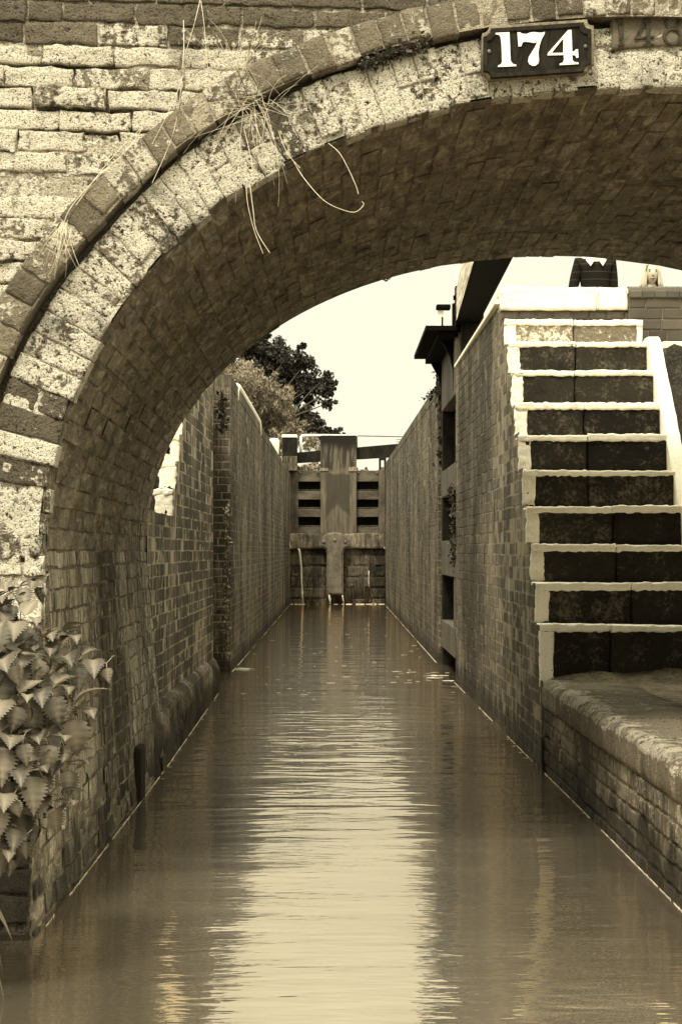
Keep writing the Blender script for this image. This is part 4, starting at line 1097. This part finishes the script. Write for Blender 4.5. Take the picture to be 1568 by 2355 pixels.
ivy('wall_plant', 'small sprig silhouetted on the wall below the footboard', [P(1004, 858, 20.1), P(1006, 885, 20.1), P(998, 905, 20.1)], 46, .05, .03)
ivy('wall_plant', 'thin weed on the edge of the right chamber coping', [P(990, 905, 22.2), P(976, 930, 22.9)], 30, .05, .04)
ivy('wall_moss', 'hanging moss clump on the edge of the right wall by the gate recess', [P(1042, 1120, 17.2), P(1043, 1180, 17.2), P(1042, 1300, 17.2)], 260, .05, .025, 'leafi')
ivy('wall_moss', 'tufts of moss hanging from the left rounded wall corner', [P(510, 900, 16.1), P(512, 950, 16.1), P(510, 985, 16.1)], 160, .05, .03, 'leafi')
ivy('wall_creeper', 'strip of pale creeper down the left wall corner beside the gate recess', [P(521, 1160, 17.8), P(523, 1300, 17.8), P(519, 1400, 17.8), P(521, 1500, 17.8)], 500, .035, .02, 'leafl')
ivy('bridge_weed', 'dark weed clump rooted under the hood over the arch ring', [pix(830, 150, .02), pix(900, 118, .02), pix(985, 92, .02)], 700, .016, .016, 'leafi')
ivy('arch_weed', 'small dark fern on the far edge of the bridge barrel, left', [P(378, 1010, 10.45), P(374, 1030, 10.45)], 160, .03, .02, 'leafi')
ivy('arch_weed', 'tiny sprig hanging from the far edge of the arch crown', [P(880, 636, 10.42), P(893, 640, 10.42)], 30, .014, .008, 'leafi')

# dry grass on the arch
def strands(name, label, root_px, n, lens, mat, spread=8, ang=(0, 360), sag=.4, thick=.0008, lift=.05, extra=()):
    root = empty(name, tuple(pix(*root_px, lift)), label, 'plant'); mb = MB()
    for i in range(n):
        x, y = root_px[0]+random.gauss(0, spread), root_px[1]+random.gauss(0, spread*.7)
        a = R(random.uniform(*ang)); L_ = random.uniform(*lens); cv_ = random.uniform(-1.2, 1.2); pts = []; l0 = lift
        for k in range(9):
            t = k/8; aa = a+cv_*t*.6
            pts.append(pix(x, y, l0+.05*math.sin(t*2.5)))
            x += math.cos(aa)*L_/8; y += -math.sin(aa)*L_/8+sag*L_*.02*k
        mb.tube(pts, [thick*(1-.6*k/8) for k in range(9)], 4)
    for path, th_ in extra:
        pts = [pix(px_q, py_q, lf) for px_q, py_q, lf in path]
        fine = []
        for i in range(len(pts)-1):
            p0, p1, p2, p3 = pts[max(i-1, 0)], pts[i], pts[i+1], pts[min(i+2, len(pts)-1)]
            for k in range(5):
                t = k/5; fine.append(.5*((2*p1)+(p2-p0)*t+(2*p0-5*p1+4*p2-p3)*t*t+(3*p1-p0-3*p2+p3)*t**3))
        fine.append(pts[-1]); mb.tube(fine, th_, 5)
    mb.build('stems', M[mat], root)
strands('dry_grass', 'tangle of dry pale stems caught on the hood over the arch', (590, 245), 46, (40, 190), 'dry', 22, extra=[
    ([(675, 370, .04), (700, 410, .06), (745, 460, .08), (790, 482, .08), (818, 486, .08), (836, 470, .08), (832, 462, .08)], .0012),
    ([(755, 328, .03), (780, 350, .05), (800, 385, .06), (818, 425, .06), (824, 445, .06)], .0012),
    ([(566, 425, .03), (570, 470, .06), (585, 530, .06), (605, 582, .06)], .001),
    ([(575, 425, .03), (582, 480, .06), (590, 530, .06), (620, 580, .06)], .0012),
    ([(560, 290, .05), (580, 380, .07), (572, 430, .06)], .0012), ([(640, 300, .05), (660, 350, .05), (690, 385, .05)], .0012),
    ([(420, 155, .05), (423, 110, .06), (422, 45, .05)], .0018)])
strands('dry_grass', 'long pale grass straws leaning up the wall above the arch', (545, 175), 16, (90, 210), 'dry', 14, (60, 150), extra=[
    ([(425, 125, .05), (445, 60, .07), (462, -10, .05)], .0012), ([(462, 0, .05), (470, 60, .06), (478, 160, .05)], .0012), ([(420, 170, .03), (400, 300, .05), (350, 420, .05)], .001)])
strands('dry_grass', 'loose brush of dry straw hanging beside the hood, left', (150, 520), 26, (40, 110), 'dry', 9, (215, 290), .3, .001, extra=[
    ([(330, 290, .05), (290, 345, .06), (220, 410, .06), (160, 480, .06), (140, 540, .06)], .0014), ([(390, 260, .05), (330, 290, .06), (250, 370, .06), (175, 470, .06)], .0012),
    ([(420, 170, .05), (400, 230, .06), (350, 330, .05)], .001)])
strands('dead_twigs', 'short dark dead twigs on the hood in the middle of the dry stems', (570, 215), 12, (30, 90), 'drydark', 14, (0, 360), .2, .0014)

# nettles
def leaf_mesh(mb, base, dirv, L, wd, bend, roll, tone):
    """serrated, veined, folded nettle leaf"""
    d = Vector(dirv).normalized(); side = d.cross(Vector((0, 0, 1)))
    if side.length < .05: side = Vector((1, 0, 0))
    side.normalize(); side = Matrix.Rotation(roll, 3, d) @ side; up_ = side.cross(d).normalized()
    V = []; A = []; n = 22
    p = Vector(base); dd = d.copy()
    for i in range(n+1):
        t = i/n
        w_ = wd*1.15*(math.sin(math.pi*min(1, t*1.02)**.62)**.9)*(1-.62*t)*1.25 if 0 < t < 1 else .0
        tooth = (i % 2 == 0)
        w2 = w_*(1.06 if tooth else .74)
        fold = .28*w_
        wr = .05*wd*(1 if i % 4 < 2 else -1)*math.sin(math.pi*t)
        fwd = dd*(-.014*L if tooth else .008*L)-dd*.13*L*(1-t)*min(1, t*6); f2 = dd*.065*L*(1-t)*min(1, t*6)
        V += [p+side*w2+up_*(fold-.25*w_*t)-fwd, p+side*w_*.5+up_*(fold*.62+wr)+f2, p, p-side*w_*.5+up_*(fold*.62+wr)+f2, p-side*w2+up_*(fold-.25*w_*t)-fwd]
        for c in range(5): A.append((tone, .9 if c == 2 else 0, 0))
        q = Matrix.Rotation(-bend/n, 3, side); dd = q @ dd; up_ = q @ up_; p = p+dd*L/n
    Fc = [(i*5+c, i*5+c+1, (i+1)*5+c+1, (i+1)*5+c) for i in range(n) for c in range(4)]
    mb.add([tuple(v) for v in V], Fc, 0, np.array(A))
def nettle(root_p, tip_p, label, nodes=7, L=.10, sag=.10, start=.25):
    L *= 1.28*random.uniform(.85, 1.1)
    root = empty('nettle', tuple(root_p), label, 'plant', 'nettles growing at the foot of the bridge')
    ms = MB(); ml = MB(); a, b = Vector(root_p), Vector(tip_p); pts = []
    ctrl = (a+b)/2+Vector((0, 0, (b-a).length*.22+sag*.3))
    for i in range(16): t = i/15; pts.append(a*(1-t)**2+ctrl*2*t*(1-t)+b*t*t)
    ms.tube(pts, [.0035*(1-.6*i/15) for i in range(16)], 6)
    for k in range(nodes):
        t = start+(1-start)*k/(nodes-1); i = min(14, int(t*15)); f = t*15-i; p = pts[i].lerp(pts[min(i+1, 15)], f)
        tg_ = (pts[min(i+1, 15)]-pts[i]).normalized(); s = tg_.orthogonal().normalized(); s = Matrix.Rotation(R(90*(k % 2)+random.uniform(-20, 20)), 3, tg_) @ s
        last = k == nodes-1
        sc = (1-.45*(k/(nodes-1))**2)*random.uniform(.85, 1.15)*(.65 if last else 1)
        for sg in (1, -1):
            d = (s*sg+tg_*.35+Vector((0, -.25, -.05))).normalized(); pe = p+d*.022
            ms.tube([p, pe], .0013, 4)
            dl = (d+Vector((0, -.15, -.35))).normalized()
            leaf_mesh(ml, pe, dl, L*sc*1.06, L*sc*.33, random.uniform(.7, 1.5), random.uniform(-.4, .4), random.uniform(.0, 1))
        if k > 1 and k < nodes-1 and random.random() < .9:
            leaf_mesh(ml, p, (s*.5+tg_+Vector((random.uniform(-.5, .5), -.4, 0))).normalized(), L*.45, L*.15, .8, 0, .9)
    ms.build('stem', M['leafl'], root); ml.build('leaves', M['nettle'], root, fix=False, smooth=True)
ND = 5.35
tips = [((100, 1340), 5.55, 'small nettle topping the clump, leaves drooping in front of the bridge face', 5, .075),
        ((30, 1385), 5.5, 'upper left nettle, just under the missing brick', 5, .095),
        ((75, 1430), 5.4, 'nettle under the small top one, leaves folded down', 6, .10),
        ((170, 1470), 5.5, 'nettle with hanging folded leaves, right of the upper left ones', 6, .105),
        ((245, 1525), 5.45, 'nettle tip reaching furthest right over the canal wall', 7, .11),
        ((110, 1500), 5.3, 'bright nettle in the upper middle of the clump', 6, .115),
        ((30, 1520), 5.2, 'nettle at the left frame edge, a third down the clump', 5, .12),
        ((200, 1640), 5.35, 'broad leaved nettle below the tip that reaches furthest right', 6, .12),
        ((150, 1590), 5.25, 'nettle with upright bright leaves at the centre of the clump', 6, .12),
        ((60, 1610), 5.15, 'nettle with overlapping leaves, left of the clump centre', 6, .12),
        ((140, 1700), 5.2, 'nettle with a large pale leaf in the lower middle of the clump', 6, .125),
        ((50, 1700), 5.1, 'nettle with one long hanging leaf, low at the left edge', 5, .125),
        ((90, 1770), 5.15, 'nettle in the lower row with leaves hanging over pale stone', 6, .125),
        ((190, 1760), 5.35, 'low nettle nearest the canal, shaded leaves above the water', 6, .12),
        ((30, 1830), 5.05, 'lowest nettle, in the left bottom corner of the clump', 5, .12),
        ((160, 1850), 5.3, 'shaded nettle low on the right, tip pointing at the water', 6, .10),
        ((60, 1920), 5.1, 'nettle low at the left whose leaves hang beside the bare corner stone', 5, .11),
        ((15, 1960), 5.05, 'half hidden nettle at the frame edge below all the others', 4, .11),
        ((110, 1870), 5.2, 'dark nettle hanging lowest over the stone at the water side', 5, .11)]
for i, ((x, y), d, lab, n, L_) in enumerate(tips):
    tip = P(x, y, d); base = Vector((-1.13-.05*random.random(), d+random.uniform(-.05, .1), max(-.85, tip.z-.22)))
    nettle(base, tip, lab, n+4, L_, start=.12)
# grass blade at the lower left
mb = MB()
for (x0, y0, x1, y1) in ((-30, 2080, 30, 2170), (-30, 2190, 12, 2320), (-25, 2120, 8, 2260)):
    pts = [P(x0+(x1-x0)*t, y0+(y1-y0)*t*t, 5.0) for t in [k/8 for k in range(9)]]
    for i in range(8):
        w0, w1 = .012*math.sin(math.pi*(i/8*.8+.2)), .012*math.sin(math.pi*((i+1)/8*.8+.2))
        mb.add([pts[i]+Vector((0, 0, w0)), pts[i]-Vector((0, 0, w0)), pts[i+1]-Vector((0, 0, w1)), pts[i+1]+Vector((0, 0, w1))], [(0, 1, 2, 3)], 0, (.7, 0, 0))
tag(mb.build('grass_blades', M['nettle'], fix=False), 'few pale grass blades bending over the water at the left frame edge', 'plant')

# ------------------------------------------------------------------ people beyond the parapet
def cloth_mat():
    m = NT('striped_jumper'); zc_ = m.z(); w_ = m.math('SINE', m.math('MULTIPLY', zc_, 2*math.pi/.085)); 
    col = m.mix(m.step(w_, .955, .99), sep(.014), sep(.06)); m.bump(m.noise(60, 3), .3, .004); return m.fin(col, .9, .1)
M['jumper'] = cloth_mat(); M['collar'] = simple('pale_collar', .6, .75, 30); M['trouser'] = simple('dark_trousers', .03, .06, 30); M['blouse'] = simple('pale_blouse', .3, .65, 25, lo=.4, hi=.6)
M['lip'] = simple('lip', .16, .2, 30); M['eye'] = simple('eye', .02, .03, 30); M['shoe'] = simple('shoe', .02, .04, 30)
def skin_body(name, joints, edges, mat, root, sub=2, rootidx=0):
    me = bpy.data.meshes.new(name); me.from_pydata([j[0] for j in joints], edges, [])
    o = bpy.data.objects.new(name, me); C.objects.link(o)
    sk = o.modifiers.new('s', 'SKIN'); ss = o.modifiers.new('u', 'SUBSURF'); ss.levels = sub; ss.render_levels = sub
    for v, j in zip(me.skin_vertices[0].data, joints): v.radius = (j[1], j[2] if len(j) > 2 else j[1])
    me.skin_vertices[0].data[rootidx].use_root = True
    dg = bpy.context.evaluated_depsgraph_get(); m2 = bpy.data.meshes.new_from_object(o.evaluated_get(dg)); bpy.data.objects.remove(o)
    m2.materials.clear(); m2.materials.append(mat); m2.polygons.foreach_set('use_smooth', [True]*len(m2.polygons))
    return m2
def sphere_part(name, mat, root, c, s, seg=20, shape=None):
    b = bmesh.new(); bmesh.ops.create_uvsphere(b, u_segments=seg, v_segments=seg//2+2, radius=1)
    for v in b.verts:
        q = Vector((v.co.x*s[0], v.co.y*s[1], v.co.z*s[2]))
        if shape: q = shape(v.co, q)
        v.co = q+Vector(c)
    m_ = MB(); m_.bm(b); return m_.build(name, mat, root, smooth=True)
def person(loc, H, face, root_label, man):
    root = empty('person', loc, root_label, 'person')
    X, Y, Z = loc; s = H/1.75
    def J(x, y, z, r, r2=None): return ((X+x*s, Y+y*s, Z+z*s), r*s, (r2 or r)*s)
    sw = 1.0 if man else .85
    J_ = [J(0, 0, .95, .15, .11), J(0, 0, 1.12, .14*sw, .105), J(0, 0, 1.30, .165*sw, .115), J(0, 0, 1.42, .11, .085), J(0, 0, 1.50, .055), J(0, -.01, 1.56, .058),
          J(-.17*sw, 0, 1.415, .068), J(-.235*sw, .01, 1.15, .047), J(-.27*sw, -.06, .90, .035), J(.17*sw, 0, 1.415, .068), J(.20*sw, .02, 1.15, .047), J(.19*sw, -.05, .90, .035),
          J(-.09, 0, .88, .085), J(-.10, -.01, .48, .058), J(-.10, .02, .10, .042), J(.09, 0, .88, .085), J(.10, -.01, .48, .058), J(.10, .02, .10, .042)]
    E = [(0, 1), (1, 2), (2, 3), (3, 4), (4, 5), (3, 6), (6, 7), (7, 8), (3, 9), (9, 10), (10, 11), (0, 12), (12, 13), (13, 14), (0, 15), (15, 16), (16, 17)]
    body = link('body', skin_body('body', J_, E, M['skin'], root), root)
    Jc = [(j[0], j[1]*1.1+.006, j[2]*1.1+.006) for j in J_]
    top = skin_body('jumper', [Jc[i] for i in (0, 1, 2, 3, 6, 7, 8, 9, 10, 11)], [(0, 1), (1, 2), (2, 3), (3, 4), (4, 5), (5, 6), (3, 7), (7, 8), (8, 9)], M['jumper'] if man else M['blouse'], root)
    link('jumper' if man else 'blouse', top, root)
    tr_ = skin_body('trousers', [(Jc[0][0], Jc[0][1]*.95, Jc[0][2]*.95)]+[Jc[i] for i in (12, 13, 14, 15, 16, 17)], [(0, 1), (1, 2), (2, 3), (0, 4), (4, 5), (5, 6)], M['trouser'], root)
    link('trousers', tr_, root)
    for sx_ in (-.10, .10):
        sphere_part('shoe', M['shoe'], root, (X+sx_*s, Y-.05*s, Z+.045*s), (.05*s, .13*s, .045*s), 12)
    for sx_, i in ((-1, 8), (1, 11)):       # hands: palm and five fingers
        p = Vector(J_[i][0]); hb = MB(); 
        hb.tube([p, p+Vector((0, -.02, -.05))*s, p+Vector((0, -.02, -.09))*s], [.024*s, .036*s, .03*s], 8)
        for k in range(4):
            o_ = Vector(((k-1.5)*.017, -.02, -.09))*s; hb.tube([p+o_, p+o_+Vector((0, -.006, -.045))*s, p+o_+Vector((0, -.03, -.072+.006*abs(k-1.5)))*s], [.0095*s, .0085*s, .007*s], 6)
        o_ = Vector((-sx_*.03, -.02, -.04))*s; hb.tube([p+o_, p+o_+Vector((-sx_*.02, -.015, -.04))*s, p+o_+Vector((-sx_*.02, -.03, -.065))*s], [.012*s, .010*s, .008*s], 6)
        hb.build('hand', M['skin'], root, smooth=True)
    # head
    hc = (X, Y-.02*s, Z+1.645*s)
    def shp(u, q):
        q = q.copy(); jaw = max(0, -u.z)
        q.x *= 1-.28*jaw**1.4; q.y *= 1-.10*jaw
        if u.y < 0: q.y -= .012*s*jaw
        return q
    R0 = (.076*s, .096*s, .118*s)
    hd = sphere_part('head', M['skin'], root, hc, R0, 28, shp)
    fy = hc[1]-R0[1]
    nb = MB(); nb.tube([(X, fy+.008*s, hc[2]+.012*s), (X, fy-.008*s, hc[2]-.012*s), (X, fy-.016*s, hc[2]-.03*s), (X, fy+.0*s, hc[2]-.04*s)], [.007*s, .009*s, .014*s, .010*s], 8); nb.build('nose', M['skin'], root, smooth=True)
    for sg in (-1, 1):
        sphere_part('eye', M['eye'], root, (X+sg*.03*s, fy+.012*s, hc[2]+.01*s), (.012*s, .008*s, .006*s), 10)
        sphere_part('eyebrow', M['hair'] if not man else M['eye'], root, (X+sg*.031*s, fy+.010*s, hc[2]+.03*s), (.018*s, .008*s, .004*s), 10)
        sphere_part('ear', M['skin'], root, (X+sg*.077*s, hc[1]+.01*s, hc[2]-.01*s), (.010*s, .018*s, .03*s), 10)
    sphere_part('mouth', M['lip'], root, (X, fy+.008*s, hc[2]-.062*s), (.024*s, .010*s, .0075*s), 12)
    sphere_part('mouth', M['cleanpaint'], root, (X, fy+.002*s, hc[2]-.060*s), (.017*s, .006*s, .0035*s), 10) if not man else None
    if man:
        sphere_part('hair', M['trouser'], root, (hc[0], hc[1]+.015*s, hc[2]+.03*s), (.082*s, .10*s, .105*s), 20)
        cb = MB()     # open collar
        for sg in (-1, 1):
            a = Vector((X, Y, Z))+Vector((sg*.075, .0, 1.50))*s; b = Vector((X, Y, Z))+Vector((sg*.015, -.125, 1.435))*s; c = Vector((X, Y, Z))+Vector((sg*.065, -.135, 1.36))*s; d = Vector((X, Y, Z))+Vector((sg*.11, -.08, 1.43))*s
            th_ = Vector((0, -.008, 0)); cb.add([a, b, c, d, a+th_, b+th_, c+th_, d+th_], [(0, 1, 2, 3), (7, 6, 5, 4), (0, 4, 5, 1), (1, 5, 6, 2), (2, 6, 7, 3), (3, 7, 4, 0)], 0)
        cb.build('collar', M['collar'], root)
    else:
        hb = MB()
        for i in range(260):      # shoulder length fair hair in locks, parted at the crown
            a = random.uniform(-.25*math.pi, 1.25*math.pi); r0 = random.uniform(.2, 1)
            ca, sa = math.cos(a), math.sin(a)
            p0 = Vector((hc[0]+ca*.03*s*r0, hc[1]+sa*.04*s*r0, hc[2]+.118*s))
            p1 = Vector((hc[0]+ca*.070*s, hc[1]+sa*.088*s, hc[2]+.075*s)); p2 = Vector((hc[0]+ca*.088*s, hc[1]+sa*.100*s+.005, hc[2]))
            p3 = Vector((hc[0]+ca*random.uniform(.085, .11)*s, hc[1]+sa*.095*s+.01, hc[2]-.10*s)); p4 = p3+Vector((random.uniform(-.01, .015)*(1 if ca > 0 else -1), 0, -random.uniform(.04, .10)*s))
            hb.tube([p0, p1, p2, p3, p4], [.006*s, .011*s, .011*s, .009*s, .002*s], 5)
        hb.build('hair', M['hair'], root, smooth=True)
man_p = P(1368, 655, 21.0)
person((man_p.x, 21.0, (1266-600)*21/F-1.43*1.8/1.75), 1.80, 0, 'person in a dark striped jumper with pale open collar behind the top slab', True)
wp = P(1497, 640, 17.6)
wz = (1266-655)*17.6/F-(1.645-.118)*1.62/1.75
person((wp.x, 17.6, wz), 1.62, 0, 'fair long haired person smiling above the dark brick wall', False)
